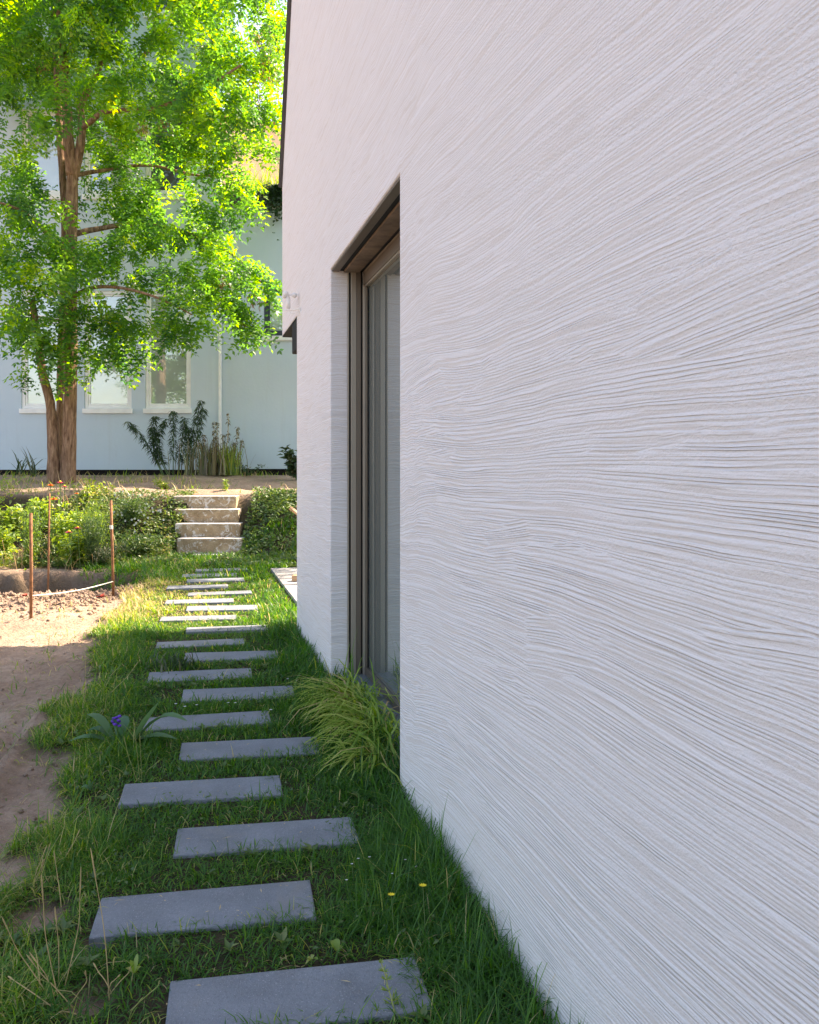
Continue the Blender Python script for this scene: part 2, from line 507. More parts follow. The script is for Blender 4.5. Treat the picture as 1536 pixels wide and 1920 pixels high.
M['wood'] = mat_simple('oiled_wood', (0.52, 0.33, 0.19), 0.6, 0, 0.2, 9, 0.001, 80)
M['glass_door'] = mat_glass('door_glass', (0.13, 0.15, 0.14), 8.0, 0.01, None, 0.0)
M['glass_blind'] = mat_glass('window_with_blind', (0, 0, 0), 3.0, 0.02, (0.42, 0.47, 0.42))
M['glass_dark'] = mat_glass('window_dark', (0.08, 0.09, 0.09), 2.0, 0.02)
G1 = [(0.0, (0.026, 0.112, 0.019)), (0.40, (0.056, 0.190, 0.024)), (0.72, (0.135, 0.275, 0.036)), (0.88, (0.29, 0.36, 0.06)), (1.0, (0.52, 0.43, 0.22))]
M['grass'] = mat_leaf('grass', G1, 0.45, 1.9, 0.45, 0.025)
M['dry'] = mat_leaf('dry_grass', [(0, (0.46, 0.35, 0.16)), (1, (0.62, 0.50, 0.28))], 0.3, 1.1)
M['orn'] = mat_leaf('variegated_grass', [(0, (0.12, 0.26, 0.03)), (0.5, (0.27, 0.41, 0.05)), (0.85, (0.50, 0.56, 0.13)), (1, (0.56, 0.40, 0.18))], 0.35, 1.4, 0.4, 0.04)
M['crown'] = mat_leaf('acacia_leaves', [(0, (0.020, 0.078, 0.024)), (0.5, (0.060, 0.165, 0.026)), (0.85, (0.15, 0.28, 0.025)), (1, (0.25, 0.31, 0.035))], 0.58, 3.7, 0.42, 0.03)
M['pods'] = mat_leaf('seed_pods', [(0, (0.22, 0.10, 0.04)), (1, (0.40, 0.22, 0.08))], 0.3, 1.3)
M['cover'] = mat_leaf('ground_cover_leaves', [(0, (0.05, 0.11, 0.03)), (0.6, (0.10, 0.19, 0.04)), (0.9, (0.22, 0.26, 0.08)), (1, (0.42, 0.37, 0.19))], 0.4, 1.6, 0.45, 0.04)
M['herb'] = mat_leaf('bright_herb_leaves', [(0, (0.11, 0.23, 0.04)), (0.6, (0.22, 0.34, 0.05)), (1, (0.38, 0.40, 0.09))], 0.5, 1.8)
M['weed'] = mat_leaf('dark_weed_leaves', [(0, (0.02, 0.055, 0.02)), (0.7, (0.045, 0.10, 0.03)), (1, (0.14, 0.14, 0.06))], 0.3, 1.4)
M['brown_weed'] = mat_leaf('withered_weed', [(0, (0.10, 0.09, 0.05)), (0.6, (0.22, 0.19, 0.09)), (1, (0.12, 0.17, 0.05))], 0.3, 1.3)
M['comfrey'] = mat_leaf('broad_blue_green_leaves', [(0, (0.075, 0.18, 0.085)), (1, (0.13, 0.26, 0.11))], 0.3, 1.4, 0.45, 0.03)
M['stem'] = mat_simple('green_stem', (0.10, 0.17, 0.05), 0.6)
for nm, c in (('purple', (0.14, 0.05, 0.45)), ('pink', (0.62, 0.08, 0.22)), ('orange_petal', (0.80, 0.26, 0.03)), ('yellow', (0.80, 0.62, 0.03)), ('white_petal', (0.8, 0.8, 0.76)), ('red_leaf', (0.42, 0.06, 0.04))):
    M[nm] = mat_simple('petals_'+nm, c, 0.6, 0, 0.12, 30)
M['chalk'] = None
def mat_step():
    n = Nodes('sandstone_step'); P = n.objco()
    f = n.noise(P, 6, 5, 0.65); g = n.noise(P, 9, 4, 0.7, 1.5); k = n.noise(P, 40, 4)
    c = n.ramp(f, [(0.3, (0.26, 0.185, 0.105)), (0.55, (0.40, 0.30, 0.185)), (0.75, (0.52, 0.42, 0.29))])
    c = n.mix(n.rng(g, 0.54, 0.59, 0, 0.85), c, (0.66, 0.62, 0.55))
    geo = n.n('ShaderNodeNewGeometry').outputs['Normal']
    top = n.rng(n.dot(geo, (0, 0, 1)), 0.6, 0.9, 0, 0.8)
    c = n.mix(top, c, (0.60, 0.57, 0.53))  # treads paler: light from above put into the colour of upward faces
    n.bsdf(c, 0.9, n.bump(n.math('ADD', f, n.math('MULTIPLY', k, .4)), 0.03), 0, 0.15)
    return n.m
M['step'] = mat_step()

# ------------------------------------------------------------------ terrain
EDGE = np.array([(2.0, -1.25), (2.71, -1.36), (3.44, -1.58), (4.35, -1.89), (5.63, -2.26), (6.99, -2.72), (8.4, -3.10), (9.3, -3.35), (10.4, -3.5), (13.5, -4.2)])
def lawn_edge(Y): return np.interp(Y, EDGE[:, 0], EDGE[:, 1])
def bank_start(X): return 13.15 - 1.0*sstep(-2.9, -2.0, X) - 0.5*sstep(-4.0, -5.5, X)
def dirt_mask(X, Y):
    j = (fbm(X*2.3, Y*2.3, 3)-0.47)*0.75
    d = sstep(0.07, -0.10, X - lawn_edge(Y) + j)
    d = d*(1-sstep(12.0, 12.8, Y))
    d = np.maximum(d, sstep(14.3, 14.9, Y))
    # a few worn patches by the nearest slabs
    for cx, cy, r in ((-1.25, 2.75, .14), (-1.55, 3.05, .2), (-1.0, 2.62, .07), (-1.35, 2.42, .12), (-0.92, 2.35, .09)):
        d = np.maximum(d, 0.85*sstep(r, r*0.4, np.hypot(X-cx, (Y-cy))*1.0 + (fbm(X*9, Y*9, 8)-.5)*.12))
    return np.clip(d, 0, 1)
def height(X, Y):
    X = np.asarray(X, float); Y = np.asarray(Y, float)
    b = bank_start(X)
    z = -0.014 + 0.96*sstep(0, 1, (Y-b)/(14.7-b)) + 0.28*np.clip((Y-14.6)/4.0, 0, 1)
    d = dirt_mask(X, Y)
    near = 1-sstep(12.2, 13.2, Y)
    z = z - 0.045*d*near
    z = z + d*(fbm(X*2.2, Y*2.2, 5)-0.47)*0.10*near + d*(fbm(X*9, Y*9, 6)-0.47)*0.065*near + d*(fbm(X*27, Y*27, 16)-.47)*0.026*near
    z = z + (fbm(X*0.9, Y*0.9, 7)-0.5)*0.025*(1-d)*sstep(2, 4, Y)*near
    z = z + (fbm(X*1.7, Y*1.7, 9)-0.47)*0.14*sstep(14.4, 15.2, Y)*(1-sstep(18.5, 19.6, Y))
    inst = (X > -3.88) & (X < -2.75) & (Y > 13.2) & (Y < 14.95)
    z = np.where(inst, np.minimum(z, -.16 + (np.minimum(Y, 14.9)-13.28)*.80), z)
    # dug bed with its spoil heap on the near side
    q = np.hypot((X+5.0)/1.5, (Y-10.8)/1.0) + (fbm(X*2, Y*2, 12)-.5)*.5
    z = z - 0.55*sstep(1.05, 0.72, q+(fbm(X*7, Y*7, 19)-.47)*.45)*(.8+.7*(fbm(X*6, Y*6, 18)-.4))
    heap = np.exp(-((Y-9.25-(X+4.6)*0.12)/0.42)**2)*sstep(-3.15, -3.75, X)
    z = z + heap*(0.04+0.10*(fbm(X*3, Y*3, 14)-.4)+0.09*(fbm(X*11, Y*11, 15)-.4))
    # barrow rut
    dd = X-(-1.93-(Y-3.6)*0.22)
    z = z + d*near*sstep(3.2, 3.7, Y)*(1-sstep(4.7, 5.4, Y))*(0.06*np.exp(-(dd/0.05)**2)-0.05*np.exp(-((dd+0.1)/0.05)**2))
    return z
xs = np.concatenate([[-400, -150, -60, -30, -18, -12, -9.5, -8.4, -7.7], np.arange(-7.2, -4.0, 0.07), np.arange(-4.0, 1.3, 0.036), [1.6, 2.2, 3.2, 5, 9, 18, 50, 150, 400]])
ys = np.concatenate([[-400, -150, -50, -20, -8, -3, -1, 0.2, 0.9], np.arange(1.3, 7.0, 0.036), np.arange(7.0, 15.3, 0.06), np.arange(15.4, 20.8, 0.25), [21.5, 23, 27, 35, 60, 150, 400, 900]])
GX, GY = np.meshgrid(xs, ys)
GZ = height(GX, GY); GD = dirt_mask(GX, GY)
nx, ny = len(xs), len(ys)
idx = np.arange(nx*ny).reshape(ny, nx)
a, b, c, d = idx[:-1, :-1].ravel(), idx[:-1, 1:].ravel(), idx[1:, 1:].ravel(), idx[1:, :-1].ravel()
gT = np.concatenate([np.stack([a, b, c], 1), np.stack([a, c, d], 1)])
gr = np_mesh('ground', np.stack([GX.ravel(), GY.ravel(), GZ.ravel()], 1), gT, M['ground'], None, None, True, {'dirt_pit_shade': (GD*(1-.75*sstep(1.35, 0.9, np.hypot((GX+4.75)/1.75, (GY-10.75)/.95)+(fbm(GX*2, GY*2, 12)-.5)*.5))).ravel()})  # pit shade is painted in: darker soil colour mixed over the hole
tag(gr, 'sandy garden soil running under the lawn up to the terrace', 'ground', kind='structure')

# ------------------------------------------------------------------ white house
house = thing('white_house', 'white combed plaster house with a tall recessed glass door', 'house', W(5, 0, 0))
S_NEAR, S_FAR, S_COR, S_OVR = 3.951, 5.892, 7.725, 8.926
ZH, ZE, ZT = 2.85, 4.41, 6.38
S_BACK = -4.0
mb = MB()
def wq(s0, s1, z0, z1, t=0.0):
    mb.quad(W(s0, t, z0), W(s1, t, z0), W(s1, t, z1), W(s0, t, z1))
B = -0.3
ch = 0.006
for s0, s1, z0, z1 in ((S_BACK, S_NEAR-ch, B, ZH+ch), (S_FAR+ch, S_COR-ch, B, ZH+ch)): wq(s0, s1, z0, z1)
wq(S_BACK, S_COR-ch, ZH+ch, ZE) ; wq(S_COR-ch, S_OVR, ZH+ch, ZE)
mb.add([W(S_BACK, 0, ZE), W(S_OVR, 0, ZE), W(7.90, 0, ZT), W(S_BACK, 0, ZT)], [(0, 1, 2, 3)])
# chamfered arrises and reveals of the door
mb.quad(W(S_NEAR-ch, 0, B), W(S_NEAR, ch, B), W(S_NEAR, ch, ZH), W(S_NEAR-ch, 0, ZH+ch))
mb.quad(W(S_FAR+ch, 0, B), W(S_FAR, ch, B), W(S_FAR, ch, ZH), W(S_FAR+ch, 0, ZH+ch))
mb.quad(W(S_NEAR-ch, 0, ZH+ch), W(S_FAR+ch, 0, ZH+ch), W(S_FAR, ch, ZH), W(S_NEAR, ch, ZH))
mb.quad(W(S_NEAR, ch, B), W(S_NEAR, 0.33, B), W(S_NEAR, 0.33, ZH), W(S_NEAR, ch, ZH))
mb.quad(W(S_FAR, ch, B), W(S_FAR, 0.33, B), W(S_FAR, 0.33, ZH), W(S_FAR, ch, ZH))
mb.quad(W(S_NEAR, ch, ZH), W(S_FAR, ch, ZH), W(S_FAR, 0.33, ZH), W(S_NEAR, 0.33, ZH))
mb.quad(W(S_NEAR, .33, B), W(S_FAR, .33, B), W(S_FAR, .33, ZH), W(S_NEAR, .33, ZH))
# far corner below the overhang, overhang soffit and end, back and near end
mb.quad(W(S_COR-ch, 0, B), W(S_COR, ch, B), W(S_COR, ch, ZH), W(S_COR-ch, 0, ZH+ch))
mb.quad(W(S_COR, ch, B), W(S_COR, 7, B), W(S_COR, 7, ZH), W(S_COR, ch, ZH))
mb.quad(W(S_COR, ch, ZH), W(S_COR, 7, ZH), W(S_OVR, 7, ZH), W(S_OVR, 0, ZH))
mb.add([W(S_COR-ch, 0, ZH+ch), W(S_COR, ch, ZH), W(S_OVR, 0, ZH), W(S_OVR, 0, ZH+ch), W(S_COR-ch, 0, ZH+ch)], [(0, 1, 2, 3, 4)])
mb.quad(W(S_OVR, 0, ZH), W(S_OVR, 7, ZH), W(S_OVR, 7, ZE), W(S_OVR, 0, ZE))
mb.quad(W(S_BACK, 7, B), W(S_OVR, 7, B), W(S_OVR, 7, ZE), W(S_BACK, 7, ZE))
mb.quad(W(S_BACK, 0, B), W(S_BACK, 7, B), W(S_BACK, 7, ZT), W(S_BACK, 0, ZT))
mb.build('wall', M['plaster'], house)
rb = MB()
rb.prism([W(S_OVR+.03, -.035, ZE+.005), W(S_OVR+.07, -.035, ZE+.02), W(7.93, -.035, ZT+.05), W(7.885, -.035, ZT+.03)], IN*7.1)
rb.prism([W(7.89, -.035, ZT+.012), W(7.93, -.035, ZT+.06), W(S_BACK-.1, -.035, ZT+.06), W(S_BACK-.1, -.035, ZT+.012)], IN*7.1)
roof = rb.build('roof', M['roof'], house)
vt = MB()
vt.prism([W(S_OVR-.005, -.03, ZE-.005), W(S_OVR+.035, -.03, ZE+.005), W(7.90, -.03, ZT+.03), W(7.86, -.03, ZT+.03)], IN*.04)
vt.build('verge_trim', M['fascia'], roof)
MB().wbox(S_COR+.003, S_OVR-.004, .003, 6.9, ZH-.018, ZH-.003).build('soffit', M['black'], house)
ab = MB(); ab.wbox(S_COR+.004, S_COR+.40, .004, 2.6, ZH-.30, ZH-.019)
bc = ab.build('blind_cassette', M['black'], house, bevel=.01)
MB().wbox(S_COR+.006, S_COR+.05, .012, .055, 0.02, ZH-.31).build('guide_rail', M['metal'], bc)

# recessed sliding door: child parts of the house
TG = 0.262
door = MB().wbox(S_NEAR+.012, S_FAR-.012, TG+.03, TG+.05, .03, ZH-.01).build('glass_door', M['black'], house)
sub = lambda nm, m, s0, s1, t0, t1, z0, z1, bv=.003: MB().wbox(s0, s1, t0, t1, z0, z1).build(nm, m, door, bevel=bv)
sub('pane', M['glass_door'], S_NEAR+.05, S_FAR-.05, TG, TG+.012, .06, ZH-.11, 0)
for side in (0, 1):
    e = S_FAR if side == 0 else S_NEAR; k = -1 if side == 0 else 1
    def prof(nm, m, a, b, t0, t1, z1=ZH-.002):
        lo, hi = sorted((e+k*a, e+k*b)); sub(nm, m, lo, hi, t0, t1, 0.0, z1)
    prof('jamb_rail', M['metal_light'], .0015, .022, .118, .128)
    prof('gasket', M['black'], .0015, .012, .1285, .140)
    prof('jamb_frame', M['metal_light'], .0015, .030, .1405, .176)
    prof('jamb_frame', M['metal'], .0015, .026, .1765, .212)
    prof('gasket', M['black'], .0015, .016, .2125, .222)
    prof('sash_stile', M['metal_light'], .0015, .050, .2225, .238, ZH-.108)
    prof('sash_stile', M['metal'], .0015, .048, .2385, .2535, ZH-.108)
    prof('gasket', M['black'], .0015, .044, .254, TG-.001, ZH-.108)
sub('head_flashing', M['metal'], S_NEAR+.002, S_FAR-.002, .008, .060, ZH-.014, ZH-.002)
sub('gasket', M['black'], S_NEAR+.002, S_FAR-.002, .0605, .092, ZH-.006, ZH-.002, 0)
sub('soffit_panel', M['soffit'], S_NEAR+.002, S_FAR-.002, .0925, .200, ZH-.018, ZH-.002)
sub('gasket', M['black'], S_NEAR+.002, S_FAR-.002, .2005, .224, ZH-.010, ZH-.002, 0)
sub('head_rail', M['metal_light'], S_NEAR+.032, S_FAR-.032, .2245, .2275, ZH-.022, ZH-.003, 0)
sub('head_frame', M['metal'], S_NEAR+.032, S_FAR-.032, .228, TG-.001, ZH-.104, ZH-.003)
sub('head_rail', M['metal_light'], S_NEAR+.052, S_FAR-.052, .236, TG-.001, ZH-.116, ZH-.1045, 0)
sub('sill_rail', M['sill'], S_NEAR+.004, S_FAR-.004, .10, TG+.02, .0, .035)
sub('bottom_rail', M['metal'], S_NEAR+.05, S_FAR-.05, .236, TG-.001, .036, .085)

# ------------------------------------------------------------------ building at the back
bld = thing('apartment_building', 'pale blue-grey rendered building with tall white-framed windows behind the tree', 'building', (-4, 20, 1.3))
YB = 20.0
def bx(px): return (px-768)/F*YB
def bz(py): return EYE-(py-HOR)*YB/F
def facade(cuts_x, cuts_z, holes, Y, depth=0.16):
    m = MB()
    for i in range(len(cuts_x)-1):
        for j in range(len(cuts_z)-1):
            x0, x1 = cuts_x[i:i+2]; z0, z1 = cuts_z[j:j+2]
            if any(h[0]-1e-6 <= x0 and x1 <= h[1]+1e-6 and h[2]-1e-6 <= z0 and z1 <= h[3]+1e-6 for h in holes): continue
            m.quad((x0, Y, z0), (x1, Y, z0), (x1, Y, z1), (x0, Y, z1))
    for x0, x1, z0, z1 in holes:
        m.quad((x0, Y, z0), (x0, Y+depth, z0), (x0, Y+depth, z1), (x0, Y, z1))
        m.quad((x1, Y, z0), (x1, Y+depth, z0), (x1, Y+depth, z1), (x1, Y, z1))
        m.quad((x0, Y, z1), (x1, Y, z1), (x1, Y+depth, z1), (x0, Y+depth, z1))
        m.quad((x0, Y, z0), (x1, Y, z0), (x1, Y+depth, z0), (x0, Y+depth, z0))
        m.quad((x0, Y+depth, z0), (x1, Y+depth, z0), (x1, Y+depth, z1), (x0, Y+depth, z1))
    return m
def window(parent, x0, x1, z0, z1, Y, glass, fm='white_frame', bars=(), wd=0.075):
    f = MB()
    a, b = Y+.035, Y+.105
    f.box((x0+.002, a, z0+.002), (x0+wd, b, z1-.002)); f.box((x1-wd, a, z0+.002), (x1-.002, b, z1-.002))
    f.box((x0+wd, a, z0+.002), (x1-wd, b, z0+wd)); f.box((x0+wd, a, z1-wd), (x1-wd, b, z1-.002))
    for zz in bars: f.box((x0+wd, a, zz-.05), (x1-wd, b, zz+.05))
    w_ = f.build('window', M[fm], parent, bevel=.006)
    s = MB()                                     # inner sash, a little back
    zs = [z0+wd] + [q for zz in bars for q in (zz-.05, zz+.05)] + [z1-wd]
    p = MB()
    for lo, hi in zip(zs[::2], zs[1::2]):
        q = .05
        s.box((x0+wd+.002, a+.022, lo+.002), (x0+wd+q, b-.002, hi-.002)); s.box((x1-wd-q, a+.022, lo+.002), (x1-wd-.002, b-.002, hi-.002))
        s.box((x0+wd+q, a+.022, lo+.002), (x1-wd-q, b-.002, lo+q)); s.box((x0+wd+q, a+.022, hi-q), (x1-wd-q, b-.002, hi-.002))
        p.box((x0+wd+q, Y+.085, lo+q), (x1-wd-q, Y+.095, hi-q))
    s.build('sash', M[fm], w_, bevel=.004); p.build('pane', M[glass], w_)
    MB().box((x0-.03, Y-.06, z0-.12), (x1+.03, Y+.03, z0-.004)).build('sill', M['white_frame'], w_, bevel=.006)
    return w_
LX0, LX1 = -22.0, bx(412)
wins = [(bx(40), bx(122)), (bx(158), bx(247)), (bx(272), bx(358)), (bx(-90), bx(-4))]
zr = [(bz(766), bz(545)), (bz(365), bz(205)), (bz(25), bz(-150))]
holes = [(x0, x1, z0, z1) for x0, x1 in wins for z0, z1 in zr]
cx = sorted(set([LX0, LX1] + [v for h in holes for v in h[:2]])); cz = sorted(set([1.36, 15.2] + [v for h in holes for v in h[2:]]))
lw = facade(cx, cz, holes, YB)
LXB = LX1-3.0
lw.quad((LX1, YB, 1.36), (LXB, YB+9, 1.36), (LXB, YB+9, 15.2), (LX1, YB, 15.2)).quad((LX0, YB, 1.36), (LX0, YB+9, 1.36), (LX0, YB+9, 15.2), (LX0, YB, 15.2))
lw.quad((LX0, YB, 15.2), (LX1, YB, 15.2), (LXB, YB+9, 15.2), (LX0, YB+9, 15.2)).quad((LX0, YB+9, 1), (LXB, YB+9, 1), (LXB, YB+9, 15.2), (LX0, YB+9, 15.2))
lw.quad((LX0, YB, 1.36), (LX1, YB, 1.36), (LX1, YB+.2, 1.36), (LX0, YB+.2, 1.36))
lw.build('wall', M['facade'], bld)
for i, (x0, x1) in enumerate(wins):
    for j, (z0, z1) in enumerate(zr):
        window(bld, x0, x1, z0, z1, YB, 'glass_blind' if j == 0 or i != 2 else 'glass_dark', 'white_frame', (bz(598),) if j == 0 else ())
MB().box((LX0+.1, YB+.15, 0.6), (LX1-.05, YB+.9, 1.355)).build('plinth', M['plinth'], bld)
MB().box((LX1-.02, YB-.03, 1.40), (LX1+.03, YB+.09, bz(305))).build('corner_trim', M['white_frame'], bld)

wing = thing('low_wing', 'lower flat-roofed wing of pale blue render with a dark fascia', 'building', (-2, 20.15, 1.3))
Y2 = YB+.14; RX1 = 14.0
hz = [(bx(493), bx(575), bz(628), bz(540))]
zt = bz(383)
cx = sorted([LX1+.004, RX1, hz[0][0], hz[0][1]]); cz = sorted([1.38, zt, hz[0][2], hz[0][3]])
rw = facade(cx, cz, hz, Y2)
rw.quad((LX1+.004, Y2, 1.38), (RX1, Y2, 1.38), (RX1, Y2+.2, 1.38), (LX1+.004, Y2+.2, 1.38))
rw.quad((RX1, Y2, 1), (RX1, Y2+8, 1), (RX1, Y2+8, zt), (RX1, Y2, zt)).quad((LX1+.004, Y2+8, 1), (RX1, Y2+8, 1), (RX1, Y2+8, zt), (LX1+.004, Y2+8, zt))
rw.build('wall', M['facade'], wing)
window(wing, *hz[0], Y2, 'glass_blind', 'dark_frame', (), .09)
MB().box((LX1+.05, Y2+.15, .6), (RX1-.1, Y2+7.9, 1.375)).build('plinth', M['plinth'], wing)
rf = MB().box((LX1+.006, Y2-.22, zt+.002), (RX1+.2, Y2+8.2, bz(359))).build('roof', M['fascia'], wing, bevel=.02)

ho = thing('peach_house', 'sunlit peach house with a tiled roof far behind the flat roof', 'house', at(480, 880, 36))
hx, hy = at(487, 800, 36)[:2]
def rot(x, y, a=R(-50)): return (hx + x*math.cos(a)-y*math.sin(a), hy + x*math.sin(a)+y*math.cos(a))
zt2 = at(480, 298, 36)[2]
m = MB(); ring = [rot(-3.5, -3), rot(3.5, -3), rot(3.5, 4), rot(-3.5, 4)]
m.hexa([(*p, .5) for p in ring] + [(*p, zt2) for p in ring]); m.build('wall', M['orange'], ho)
m = MB(); e = [rot(-3.8, -3.3), rot(3.8, -3.3), rot(3.8, 4.3), rot(-3.8, 4.3)]; r0, r1 = rot(0, -3.3), rot(0, 4.3)
m.add([(*p, zt2) for p in e] + [(*r0, zt2+.9), (*r1, zt2+.9)], [(0, 1, 4), (1, 2, 5, 4), (2, 3, 5), (3, 0, 4, 5), (0, 3, 2, 1)])
m.build('roof', M['tiles'], ho)

# roof planting and the ivy that hangs from it
def tuft(name, label, cat, base, n, L, w_, mat, spread, lean=.25, bend=.7, group=None, obj=None, tint=None):
    P = np.array(base)[None] + np.concatenate([rng.normal(0, spread, (n, 2)), np.zeros((n, 1))], 1)
    V, T, t = blades(P, rng.random(n)*6.283, L*(.6+.5*rng.random(n)), w_*(.7+.6*rng.random(n)), bend*(.3+rng.random(n)), lean*rng.random(n), tint)
    o = np_mesh(name, V, T, M[mat], obj, t)
    if obj is None: tag(o, label, cat, group)
    return o
n_ = 420; zr_ = bz(359)
P = np.stack([rng.uniform(bx(438), bx(560), n_), rng.uniform(Y2-.1, Y2+1.6, n_), np.full(n_, zr_)], 1)
pr = thing('roof_grasses', 'sunlit yellow grasses growing on the flat roof edge', 'plants', (bx(490), Y2, zr_))
V, T, t = blades(P, rng.random(n_)*6.28, rng.uniform(.3, .95, n_), np.full(n_, .03), rng.uniform(.1, .9, n_), rng.uniform(0, .3, n_))
o = np_mesh('blades', V, T, M['orn'], pr, t); tag(o, kind='stuff')
n_ = 700
P = np.stack([rng.normal(bx(522), .16, n_), rng.uniform(Y2-.34, Y2-.23, n_), zr_-np.abs(rng.normal(0, .33, n_))+.12], 1)
V, T, t = leaf_cards(P, np.stack([rng.normal(0, .6, n_), -rng.random(n_), -rng.random(n_)], 1), rng.normal(0, 1, (n_, 3))+np.array((0, -1.5, .5)), .10, .08)
iv = thing('ivy', 'dark ivy trailing over the dark roof fascia beside the white house', 'ivy', (bx(522), Y2-.25, zr_))
o = np_mesh('leaves', V, T, M['weed'], iv, t*.7); tag(o, kind='stuff')

# ------------------------------------------------------------------ the tree
YT = 17.0
def tp(px, py, dy=0.0): return at(px, py, YT+dy)
tree = thing('acacia_tree', 'three-stemmed acacia tree with feathery sunlit foliage before the building', 'tree', tp(115, 898))
def smooth_poly(pts, k=4):
    pts = np.array(pts, float); out = []
    for i in range(len(pts)-1):
        p0 = pts[max(i-1, 0)]; p1 = pts[i]; p2 = pts[i+1]; p3 = pts[min(i+2, len(pts)-1)]
        for j in range(k):
            t = j/k
            out.append(0.5*((2*p1)+(-p0+p2)*t+(2*p0-5*p1+4*p2-p3)*t*t+(-p0+3*p1-3*p2+p3)*t**3))
    out.append(pts[-1]); return out
def limb(name, pts, r0, r1, n=12, power=1.0, flare=False):
    q = smooth_poly(pts, 5)
    k = len(q); rr = [r0+(r1-r0)*(i/(k-1))**power for i in range(k)]
    if flare:
        for i in range(min(4, k)): rr[i] *= 1+0.30*(1-i/4)
    return MB().tube(q, rr, n, wob=.16).build(name, M['bark'], tree, smooth=True)
limb('trunk', [tp(127, 912), tp(131, 800), tp(133, 650), tp(133, 500), tp(134, 400), tp(136, 325)], .138, .115, 14, 1, True)
limb('trunk', [tp(102, 910, -.05), tp(99, 820, -.05), tp(94, 755, -.05), tp(80, 700, -.1), tp(72, 640, -.2), tp(60, 560, -.4)], .118, .06, 12, 1, True)
limb('trunk', [tp(114, 905, .4), tp(112, 780, .5), tp(115, 650, .4), tp(120, 500, .4), tp(121, 400, .4), tp(113, 260, .5), tp(106, 120, .7), tp(100, -60, 1.0)], .072, .072, 10)
limb('branch', [tp(136, 330), tp(128, 260, -.1), tp(126, 200, -.1), tp(120, 120, -.2), tp(112, 20, -.3), tp(110, -120, -.3)], .12, .06)
limb('branch', [tp(137, 335), tp(148, 290), tp(154, 240), tp(150, 200, .2), tp(160, 180, .2), tp(185, 130, .3), tp(200, 90, .4), tp(238, 35, .5), tp(262, -30, .6)], .10, .035)
limb('branch', [tp(154, 240), tp(170, 228, -.3), tp(195, 210, -.5), tp(240, 206, -.8), tp(290, 203, -1), tp(340, 185, -1.2), tp(400, 155, -1.4), tp(452, 122, -1.5)], .065, .02)
limb('branch', [tp(205, 190, .4), tp(235, 150, .6), tp(262, 112, .8), tp(292, 80, 1.0), tp(330, 20, 1.2)], .06, .03)
limb('branch', [tp(133, 440, .1), tp(180, 430, .4), tp(260, 420, .7), tp(360, 440, .6), tp(440, 480, .2), tp(490, 530, 0)], .07, .015)
limb('branch', [tp(132, 480, -.1), tp(90, 440, -.6), tp(50, 400, -1.0), tp(0, 380, -1.4)], .06, .02)
limb('branch', [tp(133, 560), tp(170, 540, -.3), tp(230, 540, -.7), tp(300, 560, -.9), tp(360, 590, -1.0)], .05, .012)
limb('branch', [tp(131, 600), tp(100, 600, .3), tp(60, 590, .6), tp(10, 570, .8)], .04, .012)
limb('branch', [tp(136, 330, .1), tp(190, 320, .6), tp(280, 310, 1.2), tp(380, 330, 1.4), tp(470, 320, 1.3)], .05, .015)
limb('branch', [tp(100, -20, 1), tp(60, -80, 1.4), tp(0, -150, 1.8)], .07, .02)

CL = []   # crown: clumps of leaf sprays (column, row, radius in the picture, depth offset)
def cl(*a): CL.extend(a)
